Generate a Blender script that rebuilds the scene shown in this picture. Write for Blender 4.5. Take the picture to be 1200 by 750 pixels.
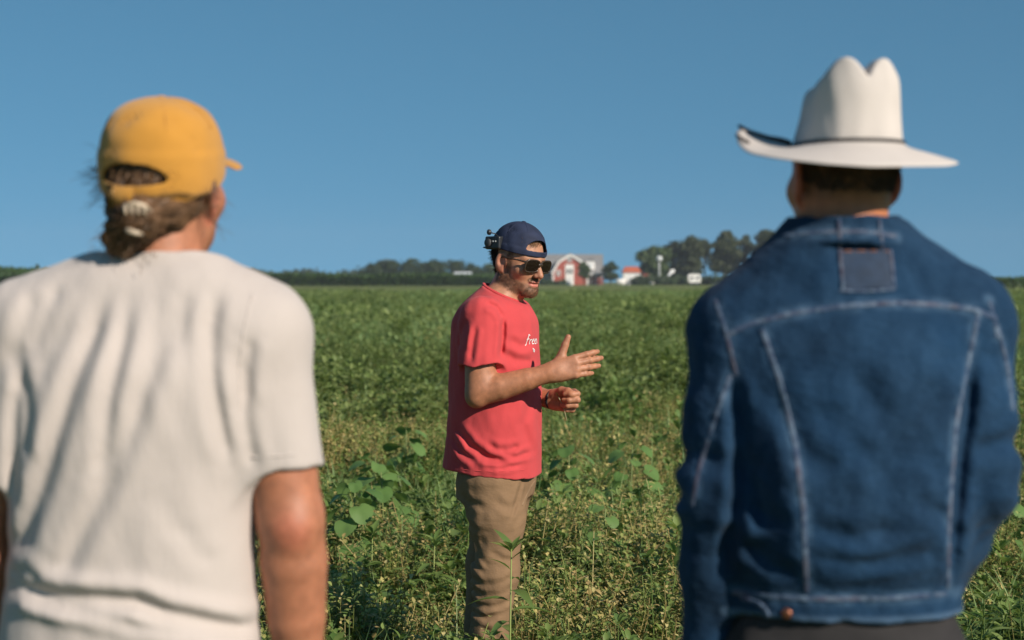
import bpy, math, random
import numpy as np
from mathutils import Vector, Matrix
from mathutils.bvhtree import BVHTree

for o in list(bpy.data.objects):
    bpy.data.objects.remove(o)
S = bpy.context.scene
COL = S.collection
rad = math.radians

# ------------------------------------------------------------------ camera
CAM_Z = 1.53
FPX = 2000.0            # focal length in photograph pixels (1200 wide, 60 mm lens)
PITCH = math.atan2(375 - 328, FPX)
cam_d = bpy.data.cameras.new('camera')
cam_d.lens = 60.0
cam_d.sensor_width = 36.0
cam_d.clip_start = 0.05
cam_d.clip_end = 6000
cam_d.dof.use_dof = True
cam_d.dof.focus_distance = 5.95
cam_d.dof.aperture_fstop = 3.8
cam = bpy.data.objects.new('camera', cam_d)
COL.objects.link(cam)
cam.location = (0, 0, CAM_Z)
cam.rotation_euler = (rad(90) - PITCH, 0, 0)
S.camera = cam

# ------------------------------------------------------------------ daylight
SUN_AZ, SUN_EL = rad(45), rad(30)      # azimuth measured from behind the camera towards the right
SUN_DIR = Vector((math.sin(SUN_AZ) * math.cos(SUN_EL), -math.cos(SUN_AZ) * math.cos(SUN_EL), math.sin(SUN_EL)))
W = bpy.data.worlds.new('World')
S.world = W
W.use_nodes = True
wn, wl = W.node_tree.nodes, W.node_tree.links
bg = wn['Background']
sky = wn.new('ShaderNodeTexSky')
sky.sky_type = 'NISHITA'
sky.sun_disc = False
sky.sun_elevation = SUN_EL
sky.sun_rotation = math.atan2(SUN_DIR.x, SUN_DIR.y)
sky.altitude = 1500
sky.air_density = 1.0
sky.dust_density = 0.25
sky.ozone_density = 2.0
# a clear, dry sky: the deep blue of the upper dome carries down close to the horizon, all the way round
wtc = wn.new('ShaderNodeTexCoord')
wsx = wn.new('ShaderNodeSeparateXYZ'); wl.new(wtc.outputs['Generated'], wsx.inputs[0])
wab = wn.new('ShaderNodeMath'); wab.operation = 'ABSOLUTE'; wl.new(wsx.outputs[2], wab.inputs[0])
wma = wn.new('ShaderNodeMath'); wma.operation = 'MULTIPLY_ADD'; wl.new(wab.outputs[0], wma.inputs[0])
wma.inputs[1].default_value = 0.85; wma.inputs[2].default_value = 0.27
wcx = wn.new('ShaderNodeCombineXYZ')
wl.new(wsx.outputs[0], wcx.inputs[0]); wl.new(wsx.outputs[1], wcx.inputs[1]); wl.new(wma.outputs[0], wcx.inputs[2])
wl.new(wcx.outputs[0], sky.inputs['Vector']) if 'Vector' in sky.inputs else None
hsv = wn.new('ShaderNodeHueSaturation')
hsv.inputs['Saturation'].default_value = 1.0
hsv.inputs['Value'].default_value = 1.0
wl.new(sky.outputs[0], hsv.inputs['Color'])
wmx = wn.new('ShaderNodeMix'); wmx.data_type = 'RGBA'; wmx.blend_type = 'MULTIPLY'
wmx.inputs[0].default_value = 1.0; wmx.inputs[7].default_value = (0.80, 1.32, 1.23, 1)
wl.new(hsv.outputs[0], wmx.inputs[6])
wl.new(wmx.outputs[2], bg.inputs['Color'])
bg.inputs['Strength'].default_value = 0.082

sun_d = bpy.data.lights.new('sun', 'SUN')
sun_d.energy = 4.8
sun_d.angle = rad(0.5)
sun_d.color = (1.0, 0.89, 0.77)
sun = bpy.data.objects.new('sun', sun_d)
COL.objects.link(sun)
sun.rotation_euler = (-SUN_DIR).to_track_quat('-Z', 'Y').to_euler()

S.view_settings.view_transform = 'Standard'
S.view_settings.look = 'None'
S.view_settings.exposure = 0.18
S.view_settings.gamma = 1.0
try:
    S.cycles.max_bounces = 6
    S.cycles.transparent_max_bounces = 6
    S.cycles.volume_bounces = 0
    S.cycles.use_denoising = True
except Exception:
    pass
RNG = np.random.default_rng(7)
random.seed(5)


# ------------------------------------------------------------------ object helpers
def tag(o, label=None, cat=None, group=None, kind=None):
    if label: o['label'] = label
    if cat: o['category'] = cat
    if group: o['group'] = group
    if kind: o['kind'] = kind
    return o


def empty(name, loc, rz=0.0):
    o = bpy.data.objects.new(name, None)
    o.empty_display_size = 0.2
    COL.objects.link(o)
    o.location = loc
    o.rotation_euler = (0, 0, rz)
    return o


def link(name, me, parent=None, loc=(0, 0, 0)):
    o = bpy.data.objects.new(name, me)
    COL.objects.link(o)
    o.location = loc
    if parent is not None:
        o.parent = parent
    return o


def np_mesh(name, V, F, mat=None, smooth=True, cols=None, floats=None, mats=None, midx=None):
    """V (n,3); F (m,k) uniform polygons, or a list of such arrays"""
    V = np.asarray(V, dtype=np.float32)
    Fs = F if isinstance(F, list) else [F]
    Fs = [np.asarray(f, dtype=np.int32) for f in Fs if len(f)]
    me = bpy.data.meshes.new(name)
    me.vertices.add(len(V))
    me.vertices.foreach_set('co', V.ravel())
    loops = np.concatenate([f.ravel() for f in Fs])
    tot = np.concatenate([np.full(len(f), f.shape[1], np.int32) for f in Fs])
    start = np.concatenate([[0], np.cumsum(tot)[:-1]]).astype(np.int32)
    me.loops.add(len(loops))
    me.loops.foreach_set('vertex_index', loops)
    me.polygons.add(len(tot))
    me.polygons.foreach_set('loop_start', start)
    me.polygons.foreach_set('loop_total', tot)
    if midx is not None:
        me.polygons.foreach_set('material_index', np.asarray(midx, np.int32))
    me.polygons.foreach_set('use_smooth', np.full(len(tot), smooth, bool))
    me.update(calc_edges=True)
    me.validate()
    if cols is not None:
        for k, c in cols.items():
            a = me.color_attributes.new(k, 'FLOAT_COLOR', 'POINT')
            c4 = np.ones((len(V), 4), np.float32)
            c4[:, :3] = c
            a.data.foreach_set('color', c4.ravel())
    if floats is not None:
        for k, c in floats.items():
            a = me.attributes.new(k, 'FLOAT', 'POINT')
            a.data.foreach_set('value', np.asarray(c, np.float32))
    for m in (mats or ([mat] if mat else [])):
        me.materials.append(m)
    return me


class MB:
    """collects simple solids into one mesh"""
    def __init__(self):
        self.V, self.F3, self.F4, self.n = [], [], [], 0

    def add(self, V, F):
        V = np.asarray(V, float)
        for f in F:
            f = [i + self.n for i in f]
            if len(f) == 3: self.F3.append(f)
            elif len(f) == 4: self.F4.append(f)
            else:
                for k in range(1, len(f) - 1):
                    self.F3.append([f[0], f[k], f[k + 1]])
        self.V.append(V)
        self.n += len(V)

    def box(self, c, s, rz=0.0):
        c = np.array(c, float); s = np.array(s, float) / 2
        q = np.array([[-1, -1, -1], [1, -1, -1], [1, 1, -1], [-1, 1, -1], [-1, -1, 1], [1, -1, 1], [1, 1, 1], [-1, 1, 1]], float) * s
        ca, sa = math.cos(rz), math.sin(rz)
        q = np.stack([q[:, 0] * ca - q[:, 1] * sa, q[:, 0] * sa + q[:, 1] * ca, q[:, 2]], 1) + c
        self.add(q, [(0, 3, 2, 1), (4, 5, 6, 7), (0, 1, 5, 4), (1, 2, 6, 5), (2, 3, 7, 6), (3, 0, 4, 7)])

    def prism(self, pts, y0, y1):
        """polygon in x,z (counter-clockwise seen from -y) extruded along y"""
        n = len(pts)
        V = [(p[0], y0, p[1]) for p in pts] + [(p[0], y1, p[1]) for p in pts]
        F = [tuple(range(n)), tuple(range(2 * n - 1, n - 1, -1))]
        for i in range(n):
            j = (i + 1) % n
            F.append((i, i + n, j + n, j))
        self.add(V, F)

    def tube(self, pts, radii, n=8, flat=1.0, cap=True):
        pts = np.asarray(pts, float)
        m = len(pts)
        radii = np.broadcast_to(np.asarray(radii, float), (m,))
        T = np.gradient(pts, axis=0)
        T /= np.linalg.norm(T, axis=1)[:, None] + 1e-9
        up = np.array([0.0, 0.0, 1.0]) if abs(T[0, 2]) < 0.9 else np.array([0.0, 1.0, 0.0])
        V = []
        a = np.linspace(0, 2 * math.pi, n, endpoint=False)
        for i in range(m):
            s = np.cross(T[i], up); s /= np.linalg.norm(s) + 1e-9
            u = np.cross(s, T[i])
            up = u
            V.append(pts[i] + radii[i] * (np.cos(a)[:, None] * s + flat * np.sin(a)[:, None] * u))
        F = []
        for i in range(m - 1):
            for k in range(n):
                l = (k + 1) % n
                F.append((i * n + k, i * n + l, (i + 1) * n + l, (i + 1) * n + k))
        if cap:
            F.append(tuple(range(n - 1, -1, -1)))
            F.append(tuple((m - 1) * n + k for k in range(n)))
        self.add(np.concatenate(V), F)

    def mesh(self, name, mat, smooth=False):
        F = []
        if self.F3: F.append(np.array(self.F3))
        if self.F4: F.append(np.array(self.F4))
        return np_mesh(name, np.concatenate(self.V), F, mat, smooth)

    def build(self, name, mat, parent=None, smooth=False, loc=(0, 0, 0)):
        return link(name, self.mesh(name, mat, smooth), parent, loc)


# ------------------------------------------------------------------ materials
def new_mat(name):
    m = bpy.data.materials.new(name)
    m.use_nodes = True
    nt = m.node_tree
    return m, nt.nodes, nt.links, nt.nodes['Principled BSDF']


def mix_col(n, l, fac, a, b, blend='MIX'):
    x = n.new('ShaderNodeMix'); x.data_type = 'RGBA'; x.blend_type = blend
    for sock, v in ((0, fac), (6, a), (7, b)):
        if hasattr(v, 'is_linked') or hasattr(v, 'links'):
            l.new(v, x.inputs[sock])
        else:
            x.inputs[sock].default_value = v if sock == 0 else (*v, 1)
    return x.outputs[2]


def noise(n, l, scale, detail=4, coord='Object', rough=0.55, stretch=None, vec=None):
    t = n.new('ShaderNodeTexNoise')
    t.inputs['Scale'].default_value = scale
    t.inputs['Detail'].default_value = detail
    t.inputs['Roughness'].default_value = rough
    if vec is None:
        tc = n.new('ShaderNodeTexCoord')
        vec = tc.outputs[coord]
    if stretch:
        mp = n.new('ShaderNodeMapping')
        mp.inputs['Scale'].default_value = stretch
        l.new(vec, mp.inputs['Vector'])
        vec = mp.outputs[0]
    l.new(vec, t.inputs['Vector'])
    return t.outputs['Fac']


def ramp(n, l, fac, p0, p1, v0=0.0, v1=1.0):
    r = n.new('ShaderNodeMapRange')
    l.new(fac, r.inputs[0])
    r.inputs[1].default_value = p0; r.inputs[2].default_value = p1
    r.inputs[3].default_value = v0; r.inputs[4].default_value = v1
    return r.outputs[0]


def bump(n, l, bsdf, h, strength=0.3, dist=0.002):
    b = n.new('ShaderNodeBump')
    b.inputs['Strength'].default_value = strength
    b.inputs['Distance'].default_value = dist
    l.new(h, b.inputs['Height'])
    l.new(b.outputs[0], bsdf.inputs['Normal'])
    return b


def simple_mat(name, col, rough=0.7, var=0.15, scale=6.0, metal=0.0, bumps=0.0, bscale=200.0, spec=None, sheen=0.0, bdist=0.001, crease=None):
    m, n, l, b = new_mat(name)
    f = noise(n, l, scale, 5)
    lo = tuple(c * (1 - var) for c in col); hi = tuple(min(1, c * (1 + var)) for c in col)
    l.new(mix_col(n, l, ramp(n, l, f, 0.3, 0.7), lo, hi), b.inputs['Base Color'])
    b.inputs['Roughness'].default_value = rough
    b.inputs['Metallic'].default_value = metal
    if spec is not None: b.inputs['Specular IOR Level'].default_value = spec
    if sheen:
        b.inputs['Sheen Weight'].default_value = sheen
        b.inputs['Sheen Roughness'].default_value = 0.6
    if bumps:
        b1 = bump(n, l, b, noise(n, l, bscale, 3), bumps, bdist)
        if crease:
            b2 = n.new('ShaderNodeBump'); b2.inputs['Strength'].default_value = .6; b2.inputs['Distance'].default_value = crease[1]
            l.new(noise(n, l, crease[0], 5, 'Object', .58, crease[2]), b2.inputs['Height'])
            l.new(b2.outputs[0], b1.inputs['Normal'])
    return m


def attr_mat(name, attr, rough=0.6, sss=0.0, sss_r=(0.01, 0.004, 0.002), bumps=0.0, bscale=300.0, spec=0.4, var=0.12, scale=40.0, sheen=0.0, bdist=0.001):
    m, n, l, b = new_mat(name)
    a = n.new('ShaderNodeAttribute'); a.attribute_name = attr
    f = noise(n, l, scale, 5)
    mul = n.new('ShaderNodeMix'); mul.data_type = 'RGBA'; mul.blend_type = 'MULTIPLY'
    mul.inputs[0].default_value = 1.0
    l.new(a.outputs['Color'], mul.inputs[6])
    g = n.new('ShaderNodeCombineColor')
    v = ramp(n, l, f, 0.3, 0.7, 1 - var, 1 + var)
    for k in range(3): l.new(v, g.inputs[k])
    l.new(g.outputs[0], mul.inputs[7])
    l.new(mul.outputs[2], b.inputs['Base Color'])
    b.inputs['Roughness'].default_value = rough
    b.inputs['Specular IOR Level'].default_value = spec
    if sss:
        b.inputs['Subsurface Weight'].default_value = sss
        b.inputs['Subsurface Radius'].default_value = (1.0, 0.35, 0.2)
        b.inputs['Subsurface Scale'].default_value = sss_r[0]
    if sheen:
        b.inputs['Sheen Weight'].default_value = sheen
    if bumps:
        bump(n, l, b, noise(n, l, bscale, 3), bumps, bdist)
    return m


def leaf_mat(name, cols, trans=0.35, rough=0.5, island=True, nscale=0.25):
    """foliage: colour varies from plant to plant and from leaf to leaf, some light passes through"""
    m, n, l, b = new_mat(name)
    oi = n.new('ShaderNodeObjectInfo')
    ge = n.new('ShaderNodeNewGeometry')
    add = n.new('ShaderNodeMath'); add.operation = 'FRACT'
    s = n.new('ShaderNodeMath'); s.operation = 'ADD'
    l.new(oi.outputs['Random'], s.inputs[0])
    h = n.new('ShaderNodeMath'); h.operation = 'MULTIPLY'; h.inputs[1].default_value = 0.6
    l.new(ge.outputs['Random Per Island'], h.inputs[0])
    l.new(h.outputs[0], s.inputs[1])
    l.new(s.outputs[0], add.inputs[0])
    cr = n.new('ShaderNodeValToRGB')
    e = cr.color_ramp.elements
    e[0].position = 0; e[0].color = (*cols[0], 1)
    e[1].position = 1; e[1].color = (*cols[-1], 1)
    for i, c in enumerate(cols[1:-1]):
        x = e.new((i + 1) / (len(cols) - 1)); x.color = (*c, 1)
    l.new(add.outputs[0], cr.inputs[0])
    l.new(cr.outputs[0], b.inputs['Base Color'])
    b.inputs['Roughness'].default_value = rough
    b.inputs['Specular IOR Level'].default_value = 0.35
    t = n.new('ShaderNodeBsdfTranslucent')
    tc = mix_col(n, l, 0.5, cr.outputs[0], (0.16, 0.22, 0.02))
    l.new(tc, t.inputs['Color'])
    mx = n.new('ShaderNodeMixShader'); mx.inputs[0].default_value = trans
    l.new(b.outputs[0], mx.inputs[1]); l.new(t.outputs[0], mx.inputs[2])
    l.new(mx.outputs[0], n['Material Output'].inputs['Surface'])
    return m


# ------------------------------------------------------------------ implicit modelling (numpy distance fields -> surface nets)
def v3(*a): return np.array(a, np.float32)


def smin(a, b, k):
    h = np.maximum(k - np.abs(a - b), 0) / k
    return np.minimum(a, b) - h * h * k * 0.25


def smax(a, b, k): return -smin(-a, -b, k)


def ell(P, c, r):
    q = P - np.asarray(c, np.float32)
    r = np.asarray(r, np.float32)
    k0 = np.sqrt(((q / r) ** 2).sum(1)) + 1e-6
    k1 = np.sqrt(((q / (r * r)) ** 2).sum(1)) + 1e-6
    return k0 * (k0 - 1) / k1


def sph(P, c, r): return np.sqrt(((P - np.asarray(c, np.float32)) ** 2).sum(1)) - r


def rc(P, a, b, r1, r2, n=None, s=1.0):
    a = np.asarray(a, np.float32); b = np.asarray(b, np.float32)
    ba = b - a
    q = P - a
    t = np.clip(q @ ba / (ba @ ba), 0, 1)
    q = q - t[:, None] * ba
    if n is not None:
        n = np.asarray(n, np.float32); n = n / np.linalg.norm(n)
        qn = q @ n
        q = q + (qn * (1 / s - 1))[:, None] * n
        return (np.sqrt((q * q).sum(1)) - (r1 + (r2 - r1) * t)) * min(1, s)
    return np.sqrt((q * q).sum(1)) - (r1 + (r2 - r1) * t)


def chain(P, pts, rs, k=0.01, n=None, s=1.0):
    d = None
    for i in range(len(pts) - 1):
        e = rc(P, pts[i], pts[i + 1], rs[i], rs[i + 1], n, s)
        d = e if d is None else smin(d, e, k)
    return d


def loft(P, prof, pw=2.3):
    """stack of super-ellipses: rows z, cx, cy, rx, ry"""
    prof = np.asarray(prof, np.float32)
    z = np.clip(P[:, 2], prof[0, 0], prof[-1, 0])
    # smooth (catmull) interpolation, tabulated
    zz = np.linspace(prof[0, 0], prof[-1, 0], 240)
    tab = []
    for k in range(1, 5):
        m = np.gradient(prof[:, k], prof[:, 0])
        i = np.clip(np.searchsorted(prof[:, 0], zz) - 1, 0, len(prof) - 2)
        h = prof[i + 1, 0] - prof[i, 0]
        t = (zz - prof[i, 0]) / h
        t2, t3 = t * t, t * t * t
        tab.append((2 * t3 - 3 * t2 + 1) * prof[i, k] + (t3 - 2 * t2 + t) * h * m[i] + (-2 * t3 + 3 * t2) * prof[i + 1, k] + (t3 - t2) * h * m[i + 1])
    cx, cy, rx, ry = [np.interp(z, zz, t).astype(np.float32) for t in tab]
    x = np.abs(P[:, 0] - cx) / rx
    y = np.abs(P[:, 1] - cy) / ry
    f = (x ** pw + y ** pw + 1e-9) ** (1 / pw)
    g = np.sqrt((x / rx) ** 2 + (y / ry) ** 2) / np.maximum(np.sqrt(x * x + y * y), 1e-4)
    d = (f - 1) / np.maximum(g, 1e-3)
    dz = np.maximum(prof[0, 0] - P[:, 2], P[:, 2] - prof[-1, 0])
    return smax(d, dz, 0.01)


_K = np.random.default_rng(3)
_ND = _K.normal(size=(40, 3)).astype(np.float32)
_NP = _K.uniform(0, 6.28, 40).astype(np.float32)


def wob(P, scale, seed=0, n=7, stretch=(1, 1, 1)):
    """soft pseudo-noise, about -1..1"""
    Q = P * (np.asarray(stretch, np.float32) * scale)
    s = 0
    for i in range(n):
        j = (i + seed * 5) % 40
        s = s + np.sin(Q @ _ND[j] + _NP[(j + seed) % 40] + 0.8 * np.sin(Q @ _ND[(j + 11) % 40]))
    return s / (n ** 0.5) * 0.8


def polydist2(x, z, pts):
    """signed distance (left positive) of 2D points to a polyline, and the fraction along it"""
    best = np.full(x.shape, 1e9, np.float32); sg = np.zeros_like(best); tt = np.zeros_like(best)
    n = len(pts) - 1
    for i in range(n):
        ax, az = pts[i]; bx, bz = pts[i + 1]
        dx, dz = bx - ax, bz - az
        L2 = dx * dx + dz * dz
        t = np.clip(((x - ax) * dx + (z - az) * dz) / L2, 0, 1)
        ex, ez = x - ax - t * dx, z - az - t * dz
        d = np.sqrt(ex * ex + ez * ez)
        m = d < best
        best = np.where(m, d, best)
        sg = np.where(m, np.sign(dx * ez - dz * ex), sg)
        tt = np.where(m, (i + t) / n, tt)
    return best, sg, tt


def fold2(x, z, pts, amp, w, ridge=0.6, taper=True):
    """a cloth fold: valley along a line with soft ridges on both sides"""
    d, sg, t = polydist2(x, z, pts)
    f = np.exp(-(d / w) ** 2) - ridge * np.exp(-((d - 2.0 * w) / (1.1 * w)) ** 2)
    if taper:
        f = f * np.clip(np.minimum(t, 1 - t) * 5 + 0.15, 0, 1)
    return amp * f


def surface(fn, lo, hi, h, B=6, margin=1.5):
    lo = np.asarray(lo, np.float32); hi = np.asarray(hi, np.float32)
    nb = np.ceil((hi - lo) / (h * B)).astype(int)
    N = nb * B + 1
    # coarse pass
    ax = [lo[i] + (np.arange(nb[i]) + 0.5) * B * h for i in range(3)]
    C = np.stack(np.meshgrid(*ax, indexing='ij'), -1).reshape(-1, 3).astype(np.float32)
    dc = fn(C)
    keep = np.abs(dc) < 0.87 * B * h * margin + 0.004
    val = np.empty(N, np.float32)
    sg = np.where(dc < 0, -1.0, 1.0).reshape(nb).astype(np.float32)
    big = np.repeat(np.repeat(np.repeat(sg, B, 0), B, 1), B, 2)
    val[:-1, :-1, :-1] = big
    val[-1] = 1; val[:, -1] = 1; val[:, :, -1] = 1
    need = np.zeros(N, bool)
    for a, b, c in np.argwhere(keep.reshape(nb)):
        need[a * B:a * B + B + 1, b * B:b * B + B + 1, c * B:c * B + B + 1] = True
    I = np.argwhere(need)
    P = lo + I.astype(np.float32) * h
    out = np.empty(len(P), np.float32)
    step = 400000
    for i in range(0, len(P), step):
        out[i:i + step] = fn(P[i:i + step])
    val[need] = out
    s = val < 0
    cnt = np.zeros(tuple(N - 1), np.int8)
    sl = (slice(0, -1), slice(1, None))
    for a in (0, 1):
        for b in (0, 1):
            for c in (0, 1):
                cnt += s[sl[a], sl[b], sl[c]]
    act = (cnt > 0) & (cnt < 8)
    A = np.argwhere(act)
    idx = np.full(act.shape, -1, np.int32)
    idx[act] = np.arange(len(A))
    acc = np.zeros((len(A), 3), np.float32); num = np.zeros(len(A), np.float32)
    cor = [(a, b, c) for a in (0, 1) for b in (0, 1) for c in (0, 1)]
    for p in cor:
        for ax_ in range(3):
            if p[ax_] == 0:
                q = list(p); q[ax_] = 1
                va = val[A[:, 0] + p[0], A[:, 1] + p[1], A[:, 2] + p[2]]
                vb = val[A[:, 0] + q[0], A[:, 1] + q[1], A[:, 2] + q[2]]
                m = (va < 0) != (vb < 0)
                t = np.where(m, va / np.where(m, va - vb, 1), 0)
                e = np.tile(np.array(p, np.float32), (len(A), 1))
                e[:, ax_] += t
                acc[m] += e[m]; num[m] += 1
    V = lo + (A + acc / num[:, None]) * h
    Q = []
    for ax_ in range(3):
        a1, a2 = [(1, 2), (2, 0), (0, 1)][ax_]
        s0 = [slice(None)] * 3; s1 = [slice(None)] * 3
        s0[ax_] = slice(0, -1); s1[ax_] = slice(1, None)
        ch = s[tuple(s0)] != s[tuple(s1)]
        E = np.argwhere(ch)
        ok = (E[:, a1] > 0) & (E[:, a2] > 0) & (E[:, a1] < act.shape[a1]) & (E[:, a2] < act.shape[a2])
        E = E[ok]
        ins = s[E[:, 0], E[:, 1], E[:, 2]]
        def g(d1, d2):
            F = E.copy(); F[:, a1] += d1; F[:, a2] += d2
            return idx[F[:, 0], F[:, 1], F[:, 2]]
        q = np.stack([g(-1, -1), g(0, -1), g(0, 0), g(-1, 0)], 1)
        q[~ins] = q[~ins][:, ::-1]
        Q.append(q)
    Q = np.concatenate(Q)
    Q = Q[(Q >= 0).all(1)]
    return V.astype(np.float32), Q


def vnormals(V, Q):
    n = np.cross(V[Q[:, 2]] - V[Q[:, 0]], V[Q[:, 3]] - V[Q[:, 1]])
    N = np.zeros_like(V)
    for k in range(4):
        np.add.at(N, Q[:, k], n)
    return N / (np.linalg.norm(N, axis=1)[:, None] + 1e-12)


def relax(V, Q, it=1, lam=0.5):
    """light Laplacian smoothing (keeps the size by a back step)"""
    E = np.concatenate([Q[:, [0, 1]], Q[:, [1, 2]], Q[:, [2, 3]], Q[:, [3, 0]]])
    for _ in range(it):
        for w in (lam, -lam * 1.02):
            S_ = np.zeros_like(V); c = np.zeros(len(V), np.float32)
            for k in range(3):
                S_[:, k] = np.bincount(E[:, 0], V[E[:, 1], k], len(V)) + np.bincount(E[:, 1], V[E[:, 0], k], len(V))
            c = np.bincount(E[:, 0], minlength=len(V)) + np.bincount(E[:, 1], minlength=len(V))
            V = V + w * (S_ / np.maximum(c, 1)[:, None] - V)
    return V.astype(np.float32)


def sdf_obj(name, fn, lo, hi, h, mat, parent, it=1, colfn=None, floatfn=None, ret=False):
    V, Q = surface(fn, lo, hi, h)
    if it: V = relax(V, Q, it)
    cols = {'tone': colfn(V)} if colfn else None
    fl = floatfn(V) if floatfn else None
    me = np_mesh(name, V, Q, mat, True, cols, fl)
    o = link(name, me, parent)
    return (o, V, Q) if ret else o


def frame(F, U=(0, 0, 1)):
    """right, forward, up from a forward direction"""
    F = np.asarray(F, float); F = F / np.linalg.norm(F)
    R = np.cross(F, np.asarray(U, float)); R /= np.linalg.norm(R)
    U = np.cross(R, F)
    return np.stack([R, F, U]).astype(np.float32)


def rotm(yaw, pitch=0.0, roll=0.0):
    """head frame rows (right, forward, up): yaw turns to the left seen from above, pitch up, roll to the right"""
    M = Matrix.Rotation(yaw, 3, 'Z') @ Matrix.Rotation(pitch, 3, 'X') @ Matrix.Rotation(roll, 3, 'Y')
    return np.array(M.transposed(), np.float32)


def ribbons(pts, width, name, mats, flat_normal=None):
    """pts (n,m,3) strands -> thin crossed ribbons tapering to the tip"""
    pts = np.asarray(pts, np.float32)
    n, m, _ = pts.shape
    T = np.gradient(pts, axis=1)
    T /= np.linalg.norm(T, axis=2)[:, :, None] + 1e-9
    r = RNG.normal(size=(n, 1, 3)).astype(np.float32)
    s = np.cross(T, np.broadcast_to(r, T.shape)); s /= np.linalg.norm(s, axis=2)[:, :, None] + 1e-9
    w = (width * np.linspace(1, 0.35, m) / 2).astype(np.float32)[None, :, None]
    s2 = np.cross(T, s)
    a = np.stack([pts - s * w, pts + s * w, pts - s2 * w, pts + s2 * w], 2).reshape(-1, 3)
    i = (np.arange(n)[:, None] * m + np.arange(m - 1)[None]).ravel() * 4
    Q = np.concatenate([np.stack([i, i + 1, i + 5, i + 4], 1), np.stack([i + 2, i + 3, i + 7, i + 6], 1)])
    return np_mesh(name, a, Q, mats, True)
# ------------------------------------------------------------------ ground, air
def at(px, py, D):
    """a point of the picture at distance D from the camera"""
    return np.array([(px - 600) / FPX * D, D, CAM_Z + (328 - py) / FPX * D])


def ground_material():
    m, n, l, b = new_mat('field_soil_and_turf')
    tc = n.new('ShaderNodeTexCoord')
    big = noise(n, l, 0.055, 4, 'Object', 0.6, (1, 0.35, 1))
    mid = noise(n, l, 0.6, 5, 'Object', 0.65)
    fine = noise(n, l, 6.0, 6, 'Object', 0.7)
    c1 = mix_col(n, l, ramp(n, l, mid, 0.35, 0.65), (0.085, 0.135, 0.028), (0.125, 0.165, 0.044))
    c2 = mix_col(n, l, ramp(n, l, big, 0.38, 0.66), c1, (0.20, 0.205, 0.075))
    c3 = mix_col(n, l, ramp(n, l, fine, 0.52, 0.75, 0, 0.7), c2, (0.055, 0.045, 0.028))
    l.new(c3, b.inputs['Base Color'])
    b.inputs['Roughness'].default_value = 0.95
    b.inputs['Specular IOR Level'].default_value = 0.1
    bump(n, l, b, fine, 0.9, 0.05)
    return m


gx = np.unique(np.concatenate([np.linspace(-900, 900, 61), np.linspace(-40, 40, 41)]))
gy = np.unique(np.concatenate([np.linspace(-100, 1150, 61), np.linspace(0, 60, 41)]))
GX, GY = np.meshgrid(gx, gy, indexing='ij')
GV = np.stack([GX, GY, np.zeros_like(GX)], -1).reshape(-1, 3)
GV[:, 2] = 0.02 * np.sin(GV[:, 0] * 0.31 + 1) * np.sin(GV[:, 1] * 0.23)
ii = np.arange(len(gx) - 1)[:, None] * len(gy) + np.arange(len(gy) - 1)[None]
ii = ii.ravel()
GQ = np.stack([ii, ii + len(gy), ii + len(gy) + 1, ii + 1], 1)
tag(link('ground', np_mesh('ground', GV, GQ, ground_material())), kind='structure')

hz = MB(); hz.box((0, 525, 16), (1840, 1290, 36))
hm = bpy.data.materials.new('air'); hm.use_nodes = True
hn, hl = hm.node_tree.nodes, hm.node_tree.links
for x in list(hn):
    if x.type == 'BSDF_PRINCIPLED': hn.remove(x)
pv = hn.new('ShaderNodeVolumePrincipled')
pv.inputs['Color'].default_value = (0.80, 0.90, 1.0, 1)
pv.inputs['Density'].default_value = 0.00018
pv.inputs['Anisotropy'].default_value = 0.0
hl.new(pv.outputs[0], hn['Material Output'].inputs['Volume'])
HAZE = hz.build('haze', hm)
tag(HAZE, kind='stuff')

# ------------------------------------------------------------------ field plants
def leaf(mb, base, d, up, L, Wd, droop=0.3, fold=0.25, n=3, prof=(0.55, 1.0, 0.6)):
    """one leaf: a folded, drooping blade with a midrib"""
    d = np.array(d, float); d /= np.linalg.norm(d)
    s = np.cross(d, up); s /= np.linalg.norm(s) + 1e-9
    u = np.cross(s, d)
    V = [np.array(base, float)]
    F = []
    for i in range(n):
        t = (i + 1) / (n + 1)
        c = np.array(base) + d * L * t - u * droop * L * t * t
        w = Wd * prof[min(i, len(prof) - 1)] / 2
        V += [c - s * w + u * w * fold, c, c + s * w + u * w * fold]
    V.append(np.array(base) + d * L - u * droop * L)
    F += [(0, 2, 1), (0, 3, 2)]
    for i in range(n - 1):
        a = 1 + 3 * i
        F += [(a, a + 1, a + 4, a + 3), (a + 1, a + 2, a + 5, a + 4)]
    a = 1 + 3 * (n - 1); e = len(V) - 1
    F += [(a, a + 1, e), (a + 1, a + 2, e)]
    mb.add(V, F)


def rdir(r, el_lo, el_hi):
    a = r.uniform(0, 2 * math.pi); e = rad(r.uniform(el_lo, el_hi))
    return np.array([math.cos(a) * math.cos(e), math.sin(a) * math.cos(e), math.sin(e)])


UP = np.array([0.0, 0.0, 1.0])


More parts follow.
